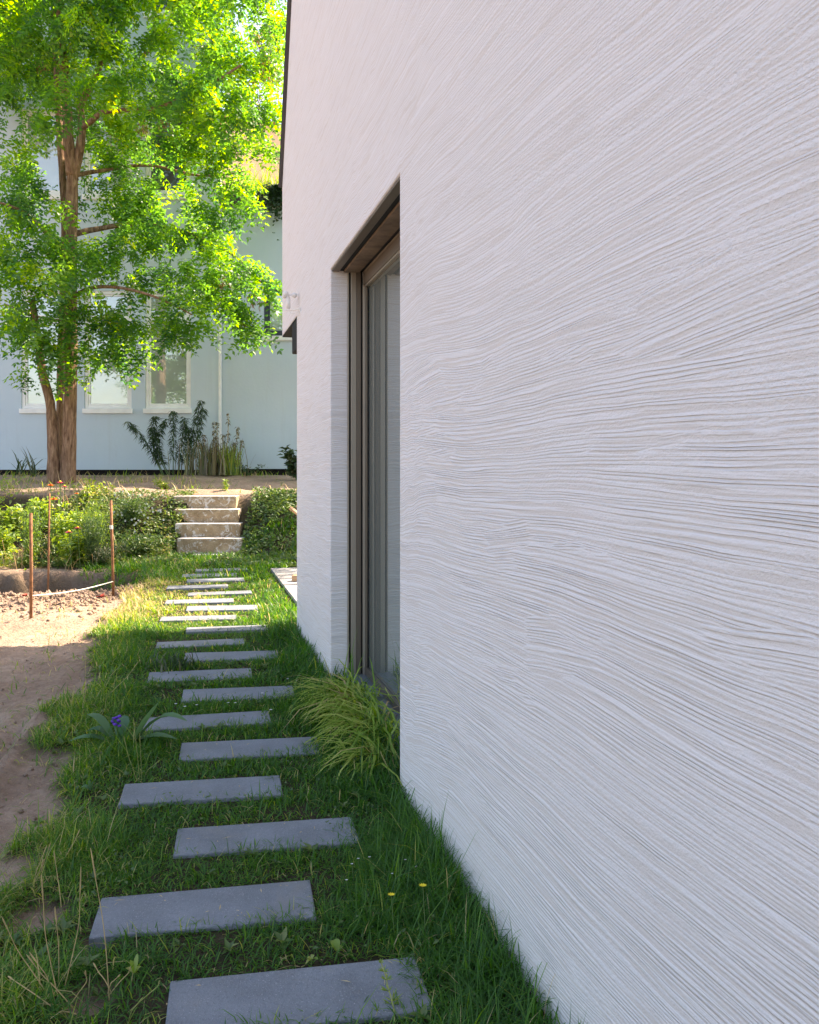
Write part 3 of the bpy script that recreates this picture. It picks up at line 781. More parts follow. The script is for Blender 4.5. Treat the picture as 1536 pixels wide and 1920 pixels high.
# upper mass
for x in range(-60, 560, 48):
    for y in range(-150, 260, 46):
        CL.append((x+random.uniform(-20, 20), y+random.uniform(-20, 20), random.uniform(34, 56), random.uniform(-1.8, 2.4)))
CL = [q for q in CL if not (q[0] < 70 and 170 < q[1] < 275) and not (205 < q[0] < 260 and 10 < q[1] < 90 and random.random() < .8)
      and not (470 < q[0] < 520 and 20 < q[1] < 90 and random.random() < .7) and not (500 < q[0] and 165 < q[1] < 260)
      and not (95 < q[0] < 165 and 190 < q[1] < 280)]
cl((40, 265, 26, -1.0), (75, 225, 22, -1.2), (60, 210, 20, -.5), (15, 300, 40, .5), (55, 320, 42, .2), (20, 360, 46, -.6), (70, 380, 40, -1.0), (30, 420, 48, -1.2), (85, 430, 34, -1.0), (10, 470, 46, -.3), (70, 480, 40, -1.3),
   (25, 520, 46, -.9), (75, 530, 38, -.6), (20, 570, 42, .3), (70, 580, 40, -.8), (45, 610, 32, -.5), (105, 610, 30, -.9), (105, 560, 30, -1.1), (150, 480, 34, -1.2), (120, 470, 26, -1.0), (160, 520, 34, -.9), (115, 655, 18, -.6), (90, 640, 20, -.5), (135, 700, 11, -.5), (55, 690, 16, -.6), (150, 650, 14, -.4),
   (190, 260, 34, .8), (230, 250, 34, .6), (215, 290, 30, 1.0), (260, 280, 30, 1.2), (200, 330, 36, .5), (180, 370, 36, .9), (240, 350, 42, .8), (230, 400, 44, .6), (290, 380, 46, .8), (290, 330, 30, 1.3), (340, 370, 40, .9), (350, 420, 46, .5), (400, 390, 42, .8), (410, 440, 46, .4), (300, 440, 44, .3), (250, 450, 40, .2), (200, 430, 36, -.4),
   (445, 335, 26, 1.3), (430, 350, 30, 1.2), (468, 375, 18, .8), (380, 290, 26, .4), (390, 310, 16, .3), (340, 260, 40, .2), (300, 250, 34, .3), (375, 250, 36, .4), (440, 260, 36, .5), (480, 250, 30, .6), (518, 283, 15, .8), (420, 280, 26, .5),
   (460, 460, 40, 0), (440, 510, 44, -.2), (485, 510, 30, 0), (400, 520, 42, -.1), (505, 545, 12, .1), (515, 530, 20, .1), (450, 560, 36, 0), (420, 560, 32, .3), (465, 600, 26, -.1), (470, 625, 14, -.1), (462, 580, 20, 0), (350, 500, 42, -.3), (320, 540, 36, -.7), (370, 560, 30, -.8), (350, 600, 28, -.9), (330, 610, 20, -1), (385, 600, 18, -.9), (300, 580, 30, -.7), (290, 500, 38, -.4),
   (250, 520, 24, -.4), (180, 560, 40, -.6), (220, 570, 34, -.6), (200, 610, 32, -.5), (165, 600, 30, -.4), (240, 610, 26, -.6), (215, 650, 22, -.5), (190, 640, 20, -.4), (245, 650, 13, -.5), (260, 665, 10, -.5), (175, 470, 36, -.6), (215, 480, 22, -.3))
def crown_mesh(cent, rad, dens, parent, droop=.80, flat=.6, L0=.45):
    parts = []
    for C, r in zip(cent, rad):
        # each clump is several layered sprays
        nspr = max(3, int(r*9))
        for k in range(nspr):
            sc = C + rng.normal(0, 1, 3)*np.array((r*.46, r*.5, r*.42))
            nn = max(3, int(dens*r))
            hd = rng.random()*6.283; ax = np.array((math.cos(hd), math.sin(hd), rng.uniform(-.9, .2)))
            u = rng.uniform(-.5, .5, nn); sw = rng.choice([-1, 1], nn)
            sd_ = np.array((-ax[1], ax[0], 0))
            P = sc + ax*(u*r*.9)[:, None] + rng.normal(0, .045, (nn, 3))
            D = sd_*sw[:, None] + ax*rng.uniform(.1, .9, (nn, 1)) + np.stack([rng.normal(0, .35, nn), rng.normal(0, .35, nn), rng.normal(-droop, .3, nn)], 1)
            Nn = np.array((0, 0, 1.0)) + rng.normal(0, .38, (nn, 3))
            parts.append(fronds(P, D, Nn, L0*(.65+.6*rng.random(nn)), tint=np.clip(rng.normal(.42, .16)+rng.normal(0, .14, nn), 0, 1)))
    return join(parts)
cent = [tp(x, y, dy) for x, y, r, dy in CL]; rad = [.98*r*YT/F for x, y, r, dy in CL]
V, T, t = crown_mesh(cent, rad, 43, tree)
print('crown tris', len(T))
o = np_mesh('crown', V, T, M['crown'], tree, t); tag(o, kind='stuff')
pc = [(490, 70, 30), (500, 140, 34), (470, 190, 34), (500, 200, 24), (270, 240, 14), (310, 230, 12), (80, 125, 14), (480, 560, 16), (450, 610, 10), (420, 530, 14)]
parts = []
for x, y, r in pc:
    n_ = int(r*5); c0 = tp(x, y, -.1); rr = r*YT/F
    P = c0 + rng.normal(0, .5, (n_, 3))*rr
    parts.append(leaf_cards(P, np.stack([rng.normal(0, .25, n_), rng.normal(0, .25, n_), -np.ones(n_)], 1), rng.normal(0, 1, (n_, 3)), .085, .02))
V, T, t = join(parts); o = np_mesh('seed_pods', V, T, M['pods'], tree, t); tag(o, kind='stuff')

# ------------------------------------------------------------------ path slabs
SL = [(-.695, 2.382), (-1.070, 2.848), (-.959, 3.390), (-1.339, 3.857), (-1.225, 4.411), (-1.566, 4.867), (-1.497, 5.428), (-1.873, 5.908), (-1.771, 6.48), (-2.14, 6.957),
      (-2.044, 7.514), (-2.43, 8.037), (-2.32, 8.556), (-2.66, 8.97), (-2.577, 9.55), (-2.956, 10.03), (-2.88, 10.62), (-3.07, 11.09), (-3.03, 11.62)]
ordn = ['nearest', 'second', 'third', 'fourth', 'fifth', 'sixth', 'seventh', 'eighth', 'ninth', 'tenth', 'eleventh', 'twelfth', 'thirteenth', 'fourteenth', 'fifteenth', 'sixteenth', 'seventeenth', 'eighteenth', 'nineteenth']
extra = {0: 'grey slab at the near end of the path with a feathery seedling across its right end', 1: 'second grey slab from the near end, beside the tall dry stalks',
         2: 'third grey slab from the near end, grass leaning over its right end', 3: 'fourth grey slab from the near end, set far left', 4: 'fifth grey slab from the near end, just nearer than the purple-flowered plant',
         5: 'sixth grey slab, the one touched by broad leaves of the purple-flowered plant', 6: 'seventh grey slab with tiny white flowers along its edge', 10: 'slab lying half in the shadow edge across the path'}
slab_rects = []
for i, (x, y) in enumerate(SL):
    a = R(9.5 + random.uniform(-1.2, 1.2)); ux = np.array((math.cos(a), math.sin(a), 0)); uy = np.array((-math.sin(a)-.06, math.cos(a), 0))
    L_, D_ = .72, .245
    p = np.array((x, y, 0)); gz = float(height(x+.3, y-.1))
    top = 0.0 if i < 10 else max(0.0, gz+.025)
    cs = [p-uy*D_, p-uy*D_+ux*L_, p+ux*L_, p]
    tz = [random.uniform(-.006, .006) for _ in range(3)]; tz.append(tz[0]+tz[2]-tz[1])
    lab = extra.get(i, '%s grey stepping slab counted from the near end of the lawn path' % ordn[i])
    o = MB().hexa([c_+np.array((0, 0, top-.08)) for c_ in cs] + [c_+np.array((0, 0, top+q_)) for c_, q_ in zip(cs, tz)]).build('stepping_slab', M['slab'], None, bevel=.006)
    tag(o, lab, 'paving slab', 'stepping slabs of the lawn path')
    slab_rects.append((p, ux, uy/np.linalg.norm(uy), L_, D_))

# ------------------------------------------------------------------ garden steps
st = thing('garden_steps', 'weathered sandstone block steps up the planted bank', 'steps', (-3.35, 13.5, 0))
tops = [(13.28, .03, 357, 452), (13.52, .271, 331, 455), (13.80, .4965, 328, 450), (14.08, .723, 327, 447), (14.34, .94, 325, 443)]
for k, (yf, zt_, l, r) in enumerate(tops):
    x0, x1 = (l-768)/F*yf, (r-768)/F*yf
    d = .55 if k else .3
    mb = MB(); nseg = 7
    for j in range(nseg):                       # one block, a little uneven
        pass
    mb.box((x0, yf, zt_-.30), (x1, yf+d, zt_))
    o = mb.build('step', M['step'], st, bevel=.018, seg=2)
# ------------------------------------------------------------------ paved terrace past the house corner
ter = thing('paved_terrace', 'pale paved terrace strip at the far corner of the white house', 'paving', (-1.5, 10, 0))
for i in range(6):
    for j in range(4):
        s0 = 8.05+i*.66; t0 = .17+j*.62
        MB().wbox(s0, s0+.652, t0, t0+.612, -.08, .022).build('paver', M['paver'], ter, bevel=.006)
# wooden deck chair mostly behind the corner
dc = thing('deck_chair', 'wooden deck chair whose tip and foot show past the white corner', 'chair', (-1.45, 10.5, .022))
def bar(m, a, b, wdt=.035, th=.05): 
    return m.tube([a, b], wdt*.7, 4)
for k, yy in enumerate((10.35, 10.95)):
    bar(MB(), at(546, 951, 10.45)+np.array((0, yy-10.45, 0)), np.array((-.75, yy, .36))).build('back_rail', M['wood'], dc)
    bar(MB(), np.array((-1.42, yy, .05)), np.array((-.60, yy, .62))).build('leg', M['wood'], dc)
    bar(MB(), np.array((-.35, yy, .05)), np.array((-1.15, yy, .55))).build('leg', M['wood'], dc)
    MB().box((-1.48, yy-.05, .023), (-1.28, yy+.05, .10)).build('foot', M['wood'], dc, bevel=.01)
    bar(MB(), np.array((-1.1, yy, .40)), np.array((-.2, yy, .42))).build('seat_rail', M['wood'], dc)
for k in range(7):
    x = -1.02+k*.13
    MB().box((x, 10.36, .43), (x+.09, 10.94, .45)).build('slat', M['wood'], dc)
# ------------------------------------------------------------------ anemometer
an = thing('anemometer', 'small white wind gauge on a bracket at the wall edge', 'wind gauge', W(8.2, 0, 3.1))
q = W(8.2, -.10, 0); zc = lambda py: EYE-(py-HOR)*7.3/F
c0 = np.array((at(541, 570, 7.3)[0], 7.3, 0))
MB().tube([c0+np.array((0, 0, zc(578))), c0+np.array((0, 0, zc(558)))], .018, 10).build('body', M['white'], an, smooth=True)
MB().tube([c0+np.array((0, 0, zc(582))), c0+np.array((0, 0, zc(578)))], .009, 8).build('stem', M['white'], an)
ar = MB().tube([c0+np.array((-.03, 0, zc(582))), c0+np.array((.05, -.02, zc(582))), c0+np.array((.115, -.10, zc(583))), c0+np.array((.13, -.12, zc(592)))], .006, 6).build('bracket', M['white'], an)
rotor = MB().tube([c0+np.array((0, 0, zc(558))), c0+np.array((0, 0, zc(552)))], .012, 8).build('rotor', M['white'], an)
for th in (15, 135, 255):
    e = c0+np.array((math.cos(R(th))*.055, math.sin(R(th))*.055, zc(553)))
    MB().tube([c0+np.array((0, 0, zc(553))), e], .004, 5).build('arm', M['white'], rotor)
    MB().ball(e, .024, 8, 6).build('cup', M['white'], rotor, smooth=True)
MB().tube(smooth_poly([c0+np.array((.0, -.01, zc(582))), c0+np.array((.03, -.03, zc(589))), c0+np.array((.08, -.06, zc(588))), c0+np.array((.125, -.12, zc(584)))], 4), .003, 5).build('cable', M['white'], an)

# ------------------------------------------------------------------ stakes and cord
def stake(px0, py0, px1, py1, Y, label):
    a = at(px0, py0, Y); b = at(px1, py1, Y); a = np.array((a[0], Y, float(height(a[0], Y))-.15))
    o = MB().tube([a, a*.5+b*.5+np.array((.004, 0, 0)), b], .0155 if Y < 9.9 else .011, 8).build('rusty_stake', M['rust'], None, smooth=True)
    tag(o, label, 'stake', 'rusty stakes round the dug bed'); return a, b
s1 = stake(58, 1150, 58, 962, 8.24, 'rusty iron stake standing nearest, in the sunlit spoil heap')
s2 = stake(213, 1112, 208, 938, 9.55, 'rusty iron stake with a pale band at the lawn edge')
s3 = stake(88, 1105, 93, 925, 10.0, 'thin dark stake standing in the dug pit before the flowers')
pa = at(58, 1117, 8.24); pb = at(213, 1090, 9.55)
cordpts = [pa*(1-k/8)+pb*(k/8)-np.array((0, 0, .03*math.sin(math.pi*k/8))) for k in range(9)]
o = MB().tube(cordpts, .006, 5).build('marking_cord', M['cord']); tag(o, 'pale cord stretched low between two rusty stakes', 'cord')
o = MB().tube([at(208.6, 985, 9.535), at(208.8, 992, 9.535)], .019, 8).build('tape_band', M['cord']); tag(o, 'pale tape band wound round the stake at the lawn edge', 'tape')

# ------------------------------------------------------------------ lawn
def lawn_points(n, y0, y1):
    Y = np.sqrt(rng.uniform(y0*y0, y1*y1, n)) if y1 < 6 else rng.uniform(y0, y1, n)
    X = lawn_edge(Y)-.55 + rng.random(n)*(wall_x(Y)+.32-lawn_edge(Y)+.55)
    return X, Y
def on_slab(X, Y, m=0.0):
    r = np.zeros(len(X), bool)
    for p, ux, uy, L_, D_ in slab_rects:
        dx, dy = X-p[0], Y-p[1]
        a = dx*ux[0]+dy*ux[1]; b = -(dx*uy[0]+dy*uy[1])
        r |= (a > -m) & (a < L_-.02-m*2.5-.13*np.maximum(vnoise(X*6, Y*6, 44)-.35, 0)) & (b > -m*.5+.05*np.maximum(vnoise(X*9, Y*9, 45)-.6, 0)) & (b < D_+m-.10*np.maximum(vnoise(X*7, Y*7, 46)-.5, 0))
    return r
def slab_dist(X, Y):
    r = np.full(len(X), 9.0)
    for p, ux, uy, L_, D_ in slab_rects:
        dx, dy = X-p[0], Y-p[1]
        a = dx*ux[0]+dy*ux[1]; b = -(dx*uy[0]+dy*uy[1])
        q = np.hypot(np.maximum(np.maximum(-a, a-L_), 0), np.maximum(np.maximum(-b, b-D_), 0)); r = np.minimum(r, q)
    return r
parts = []
for y0, y1, n, wk in ((1.9, 3.4, 100000, .0034), (3.4, 5.2, 90000, .0044), (5.2, 8.0, 80000, .0062), (8.0, 12.9, 60000, .009)):
    X, Y = lawn_points(n, y0, y1)
    d = dirt_mask(X, Y)
    wx = wall_x(Y)-X                       # distance to the wall
    indoor = (Y > 3.75) & (Y < 5.75)
    keep = (wx > np.where(indoor | (Y > 7.75), -.12, .015)) & (rng.random(n) > np.clip(d*1.5, 0, .985)) & ~on_slab(X, Y)
    patch = fbm(X*1.6, Y*1.6, 31); fine = fbm(X*7, Y*7, 33)
    keep &= rng.random(n) < np.clip(.35+1.6*(fine-.30)+.5*(patch-.4), .22, 1)
    keep &= ~((Y > 7.7) & (wx < -.12))
    X, Y, d, wx, patch, fine = (q[keep] for q in (X, Y, d, wx, patch, fine)); n = len(X)
    sdist = slab_dist(X, Y)
    Lh = .045 + .06*sstep(.04, .30, sdist)*(.5+patch) + .045*sstep(.45, .08, wx)*(Y < 9) + .035*np.maximum(fine-.5, 0)
    Lh = Lh*(1-.25*sstep(.3, .0, X-lawn_edge(Y)))
    Lh = Lh*(1-.35*sstep(8.0, 11.0, Y))
    Lh = Lh*(.45+.95*rng.random(n)**1.2)
    Lh[rng.random(n) < .03] *= 1.7; Lh *= .75+.5*vnoise(X*3, Y*3, 37)
    head = rng.random(n)*6.283
    # sunlight painted yellow on the far stretch; yellowing on the left margin, by patches
    ye_sun = .66*sstep(7.2, 8.3, Y)*sstep(.25, .9, wx) + .30*sstep(.55, .05, X-lawn_edge(Y)) + .30*(patch-.45)
    tint = np.clip(rng.normal(.34, .19, n)+ye_sun*.75-.16*sstep(.6, .2, wx)*(Y < 7.5), 0, 1)
    dry_sunlit = rng.random(n) < .03+.16*sstep(.5, 0, X-lawn_edge(Y))+.05*(sdist < .06)+.05*sstep(7.3, 8.3, Y)  # extra straw blades in the far stretch paint its sunlight
    tint[dry_sunlit] = rng.uniform(.86, 1, dry_sunlit.sum())
    z = height(X, Y)-.004
    parts.append(blades(np.stack([X, Y, z], 1), head, Lh, wk*(.6+.8*rng.random(n)), rng.uniform(.2, 2.8, n), rng.uniform(0, 1.25, n), tint))
V, T, t = join(parts)
lawn = np_mesh('lawn_grass', V, T, M['grass'], None, t)
tag(lawn, 'uneven green lawn grass around the stepping slabs', 'grass', kind='stuff')
print('lawn tris', len(T))

# clover and small herbs among the grass
n = 9000
X, Y = lawn_points(n, 2.2, 9.0); cl_ = fbm(X*2.3, Y*2.3, 51)
k = (dirt_mask(X, Y) < .3) & ~on_slab(X, Y, .01) & (wall_x(Y)-X > .08) & (cl_ > .50)
X, Y = X[k], Y[k]; n = len(X); z = height(X, Y)+rng.uniform(.015, .06, n)
V, T, t = leaf_cards(np.stack([X, Y, z], 1), np.stack([rng.normal(0, 1, n), rng.normal(0, 1, n), rng.normal(.1, .3, n)], 1), np.array((0, 0, 1.0))+rng.normal(0, .25, (n, 3)), rng.uniform(.010, .022, n), rng.uniform(.008, .016, n), rng.random(n)*.7)
o = np_mesh('clover', V, T, M['cover'], None, t); tag(o, 'low clover leaves mixed into the lawn', 'clover', kind='stuff')

# broad little weeds in the turf, and clippings and litter lying on slabs and soil
pp = []
for k in range(260):
    Y = float(rng.uniform(2.2, 8)); X = float(rng.uniform(lawn_edge(Y), wall_x(Y)-.05))
    if slab_dist(np.array([X]), np.array([Y]))[0] < .06: continue
    m = rng.integers(5, 9); hd = rng.random(m)*6.283; c_ = np.array((X, Y, float(height(X, Y))+.015))
    L_ = rng.uniform(.025, .055)
    pp.append(leaf_cards(np.repeat(c_[None], m, 0), np.stack([np.cos(hd), np.sin(hd), .2+.9*rng.random(m)], 1), np.tile(np.array((0, 0, 1.)), (m, 1)), L_*(.6+.6*rng.random(m)), L_*.42, np.clip(rng.normal(.45, .2, m), 0, .85), droop=.2))
V, T, t = join(pp); o = np_mesh('turf_weeds', V, T, M['cover'], None, t); tag(o, 'small broad-leaved weeds dotted through the lawn', 'weeds', kind='stuff')
n = 2600
Y = rng.uniform(2.2, 9.5, n); X = lawn_edge(Y)-1.2+rng.random(n)*(wall_x(Y)-lawn_edge(Y)+1.2); os_ = on_slab(X, Y)
k = (os_ & (rng.random(n) < .45)) | (~os_ & (dirt_mask(X, Y) > .5)); X, Y, os_ = X[k], Y[k], os_[k]; n = len(X)
z = np.where(os_, .009, height(X, Y)+.004); hd = rng.random(n)*6.283
V, T, t = leaf_cards(np.stack([X, Y, z], 1), np.stack([np.cos(hd), np.sin(hd), rng.normal(0, .06, n)], 1), np.tile(np.array((0, 0, 1.)), (n, 1)), rng.uniform(.008, .04, n), rng.uniform(.002, .006, n), rng.random(n))
o = np_mesh('dry_clippings', V, T, M['dry'], None, t); tag(o, 'dry grass clippings lying on slabs and bare soil', 'litter', kind='stuff')

# sparse dry tufts on the bare soil
n = 7000
X = rng.uniform(-5.2, -1.2, n); Y = rng.uniform(2.6, 9.4, n); pt = fbm(X*1.3, Y*1.3, 61)
k = (X < lawn_edge(Y)+.1) & (rng.random(n) < np.clip((pt-.50)*4, 0, 1)*(.25+.75*sstep(-1.0, 0, X-lawn_edge(Y))))
X, Y = X[k], Y[k]; n = len(X)
V, T, t = blades(np.stack([X, Y, height(X, Y)-.005], 1), rng.random(n)*6.283, rng.uniform(.02, .09, n), rng.uniform(.003, .008, n), rng.uniform(.3, 1.6, n), rng.uniform(0, .9, n), np.clip(rng.normal(.75, .2, n), 0, 1))
o = np_mesh('sparse_grass', V, T, M['grass'], None, t); tag(o, 'sparse dry grass scattered over the bare soil', 'grass', kind='stuff')

# ------------------------------------------------------------------ planted bank
def bank_cover(name, label, cat, n, xr, yr, mat, size, tall, tintm, dens=None, seed=70):
    X = rng.uniform(*xr, n); Y = rng.uniform(*yr, n)
    pt = fbm(X*1.8, Y*1.8, seed)
    k = rng.random(n) < (np.clip((pt-.22)*3, .15, 1) if dens is None else dens(X, Y, pt))
    k &= ~((X > -3.84) & (X < -2.80) & (Y > 13.25) & (Y < 14.95))
    k &= ~((X > 1.1-.2685*Y-.02) & (Y < 11.72))
    X, Y, pt = X[k], Y[k], pt[k]; n = len(X)
    bump_ = fbm(X*4, Y*4, seed+5)
    z = height(X, Y) + tall*np.clip(bump_*1.6-.2, .05, 1)*rng.random(n)**.6
    P = np.stack([X, Y, z], 1)
    D = np.stack([rng.normal(0, 1, n), rng.normal(-.25, 1, n), rng.normal(.25, .5, n)], 1)
    V, T, t = leaf_cards(P, D, np.array((0, -.4, 1.0))+rng.normal(0, .5, (n, 3)), size*(.6+.8*rng.random(n)), size*.55*(.6+.8*rng.random(n)), np.clip(rng.normal(tintm, .2, n)+(pt-.45)*.6, 0, 1))
    o = np_mesh(name, V, T, M[mat], None, t); tag(o, label, cat, kind='stuff'); return o
bank_cover('ground_cover', 'dense green ground cover on the bank right of the steps', 'ground cover', 30000, (-3.0, 1.2), (11.9, 14.9), 'cover', .06, .11, .40)
bank_cover('bank_herbs', 'mixed low herbs covering the bank left of the steps', 'ground cover', 26000, (-5.9, -3.5), (12.2, 14.8), 'cover', .055, .13, .62)
bank_cover('bed_herbs', 'yellow-green sunlit herbs along the flower bed', 'ground cover', 15000, (-9.5, -5.4), (11.9, 15.2), 'herb', .075, .34, .55, lambda X, Y, p: np.clip((p-.45)*5, 0.02, 1))
# grass at the foot of the bank and around the far slabs
n = 26000
X = rng.uniform(-5.4, -1.75, n); Y = rng.uniform(10.6, 13.6, n); pt = fbm(X*2, Y*2, 81)
k = (rng.random(n) < np.clip((pt-.25)*2.4, .05, 1)) & (X > lawn_edge(Y)-.9) & ~on_slab(X, Y) & ~((X > 1.1-.2685*Y-.02) & (Y < 11.72)) & ~((X > -3.8) & (X < -2.7) & (Y > 13.25))
X, Y = X[k], Y[k]; n = len(X)
V, T, t = blades(np.stack([X, Y, height(X, Y)-.005], 1), rng.random(n)*6.283, rng.uniform(.05, .17, n), rng.uniform(.008, .016, n), rng.uniform(.3, 1.5, n), rng.uniform(0, .7, n), np.clip(rng.normal(.42, .22, n), 0, 1))
o = np_mesh('bank_grass', V, T, M['grass'], None, t); tag(o, 'rough grass at the foot of the planted bank', 'grass', kind='stuff')
# dry litter and thin grass on the upper terrace
n = 5200
X = rng.uniform(-10, -1.2, n); Y = rng.uniform(14.9, 19.9, n); pt = fbm(X*1.4, Y*1.4, 91)
k = rng.random(n) < np.clip((pt-.45)*4, .03, .9); X, Y = X[k], Y[k]; n = len(X)
V, T, t = blades(np.stack([X, Y, height(X, Y)-.005], 1), rng.random(n)*6.283, rng.uniform(.05, .24, n), rng.uniform(.008, .016, n), rng.uniform(.3, 1.5, n), rng.uniform(0, .9, n), np.clip(rng.normal(.85, .2, n), 0, 1))
o = np_mesh('terrace_grass', V, T, M['grass'], None, t); tag(o, 'dry grass and litter on the upper terrace below the building', 'grass', kind='stuff')

# clods of the spoil heap and soil crumbs
def clods(n, fx, fy, smin, smax):
    v0 = np.array([(1,0,0),(-1,0,0),(0,1,0),(0,-1,0),(0,0,1),(0,0,-1)], float); f0 = np.array([(0,2,4),(2,1,4),(1,3,4),(3,0,4),(2,0,5),(1,2,5),(3,1,5),(0,3,5)])
    X, Y = fx(n), fy(n); s = smin+(smax-smin)*rng.random(n)**3
    P = np.stack([X, Y, height(X, Y)+s*.25], 1)
    V = P[:, None] + v0[None]*s[:, None, None]*rng.uniform(.55, 1.2, (n, 6, 1)) + rng.normal(0, .18, (n, 6, 3))*s[:, None, None]
    T = (f0[None]+(np.arange(n)*6)[:, None, None]).reshape(-1, 3)
    k = dirt_mask(X, Y) > .5
    return V.reshape(-1, 3), T
V, T = clods(4200, lambda n: rng.uniform(-6, -3.3, n), lambda n: rng.normal(9.4, .42, n), .006, .036)
V2, T2 = clods(7000, lambda n: rng.uniform(-6, -1.1, n), lambda n: 2.3+9*rng.random(n)**1.5, .002, .014)
k = np.repeat(dirt_mask(V2[::6, 0], V2[::6, 1]) > .6, 6); 
V2[~k, 2] -= .3
o = np_mesh('soil_clods', np.concatenate([V, V2]), np.concatenate([T, T2+len(V)]), M['ground'], None, None, True, {'dirt_pit_shade': np.ones(len(V)+len(V2))})
tag(o, 'loose clods of dug soil on the bare ground', 'soil', kind='stuff')

# ------------------------------------------------------------------ plants by the wall and path
def clump_blades(base, n, L, w_, spread, dirx, tint, lean=(.2, .9), bend=(.6, 1.9)):
    P = np.array(base)[None]+np.concatenate([rng.normal(0, spread, (n, 2)), np.zeros((n, 1))], 1)
    hd = dirx+rng.normal(0, .95, n)
    return blades(P, hd, L*(.5+.6*rng.random(n)), w_*(.6+.7*rng.random(n)), rng.uniform(*bend, n), rng.uniform(*lean, n), tint)
def orn(label, bases):
    t_ = thing('ornamental_grass', label, 'ornamental grass', bases[0][0], 'arching grasses below the glass door')
    parts = []
    for b_, n, L in bases:
        n = int(n*.7)
        parts.append(clump_blades(b_, n, L, .0120, .05, R(195), np.clip(rng.normal(.55, .25, n), 0, 1), (.25, 1.0), (1.3, 2.9)))
    V, T, t = join(parts); o = np_mesh('blades', V, T, M['orn'], t_, t); tag(o, kind='stuff'); return t_
orn('large yellow-green arching grass clump under the glass door', [((-.36, 5.2, 0), 330, .44), ((-.27, 4.9, 0), 350, .45), ((-.18, 4.6, 0), 360, .44), ((-.40, 5.05, 0), 200, .42), ((-.14, 4.42, 0), 240, .42)])
orn('smaller striped grass clump by the near door corner', [((-.16, 4.12, 0), 170, .36)])
t_ = tuft('tall_grass_tuft', 'slender upright grass tuft before the bronze door frame', 'grass tuft', (-.42, 5.45, 0), 9, .38, .009, 'grass', .03, .15, .6)
t_ = tuft('tall_grass_tuft', 'dark upright grass tuft against the door glass', 'grass tuft', (.02, 4.6, 0), 12, .42, .009, 'grass', .04, .12, .4)

def stalks(label, base, specs, mat='dry', name='dry_stalks'):
    t_ = thing(name, label, 'dry grass', base, 'dry grass stalks')
    for (px0, py0, px1, py1, sag) in specs:
        a = ground(px0, py0); Y = a[1]; b = at(px1, py1, Y-.02+random.uniform(-.06, .06))
        mid = (a+b)/2+np.array((sag*.5, 0, abs(sag)*.25)); q = smooth_poly([a-np.array((0, 0, .02)), (a+mid)/2+np.array((sag*.12, 0, 0)), mid, (mid+b)/2+np.array((0, 0, .0)), b], 3)
        k = len(q)
        MB().tube(q, [.0017-.0009*i/(k-1)+(.0012 if i > k*.72 and i < k-1 else 0) for i in range(k)], 5).build('stalk', M[mat+'_solid'], t_)
M['dry_solid'] = mat_simple('straw', (0.50, 0.37, 0.17), 0.7, 0, 0.25, 30)
M['green_solid'] = mat_simple('fading_straw', (0.28, 0.30, 0.09), 0.7, 0, 0.25, 30)
stalks('dry straw stalks fanning up at the lower left edge', ground(110, 1850), [(112, 1870, 78, 1640, -.03), (118, 1850, 152, 1625, .04), (140, 1880, 50, 1790, -.05), (105, 1880, 55, 1785, .02), (120, 1890, 15, 1830, -.1), (95, 1860, 3, 1718, -.05), (150, 1890, 20, 1915, .0), (110, 1840, 103, 1700, .01), (125, 1880, 160, 1820, .06)])
stalks('single tall straw stalk rising beside the second slab', ground(205, 1862), [(205, 1862, 170, 1590, .015), (202, 1850, 226, 1827, .0), (210, 1850, 175, 1805, -.02), (203, 1855, 245, 1812, .05)])
stalks('bent pale stalks lying right of the tall straw', ground(240, 1890), [(240, 1905, 268, 1870, .0), (235, 1890, 300, 1838, .08)], 'green')
stalks('thin green stalks in front of the fourth slab', ground(262, 1440), [(262, 1455, 250, 1345, .0), (270, 1450, 300, 1425, .0), (258, 1460, 232, 1380, -.02), (266, 1455, 262, 1375, .0), (240, 1450, 205, 1435, -.04)], 'green')
stalks('dry seed stalks at the soil edge by the shadow', ground(155, 1335), [(156, 1330, 160, 1237, .02), (168, 1330, 150, 1270, -.03), (190, 1310, 260, 1240, .1), (140, 1345, 120, 1290, -.03)])
stalks('pair of thin stalks in the sunlit sandy patch', ground(205, 1160), [(208, 1165, 198, 1115, 0), (257, 1163, 236, 1112, -.05)], 'green')
stalks('dry stalks standing by the worn patch at far left', ground(60, 1650), [(62, 1650, 88, 1585, .0), (75, 1640, 95, 1580, .0), (60, 1660, 82, 1612, .01), (115, 1690, 101, 1595, .0), (112, 1620, 150, 1555, .02)])

# broad-leaved plant with a purple flower
b0 = ground(225, 1392)
cf = thing('purple_flower_plant', 'broad-leaved plant with one purple bloom on the lawn edge', 'flower', b0)
def big_leaf(base, tip, w_, mat, parent, name='leaf', arch=.04, tv=.5):
    base = np.array(base); tip = np.array(tip); k = 7; V = []; T = []
    d = tip-base; L = np.linalg.norm(d); sd_ = np.cross(d, (0, 0, 1.0)); sd_ = sd_/max(np.linalg.norm(sd_), 1e-6)
    for i in range(k):
        f = i/(k-1); c = base+d*f+np.array((0, 0, arch*math.sin(math.pi*f)*1.2))
        hw = w_*.5*(math.sin(math.pi*min(1, f*.92+.06))**.8)
        V += [c-sd_*hw+np.array((0, 0, hw*.35)), c, c+sd_*hw+np.array((0, 0, hw*.35))]
    for i in range(k-1):
        a = i*3
        T += [(a, a+1, a+4), (a, a+4, a+3), (a+1, a+2, a+5), (a+1, a+5, a+4)]
    return np_mesh(name, np.array(V), np.array(T), M[mat], parent, np.full(len(V), tv), True)
Yc = b0[1]
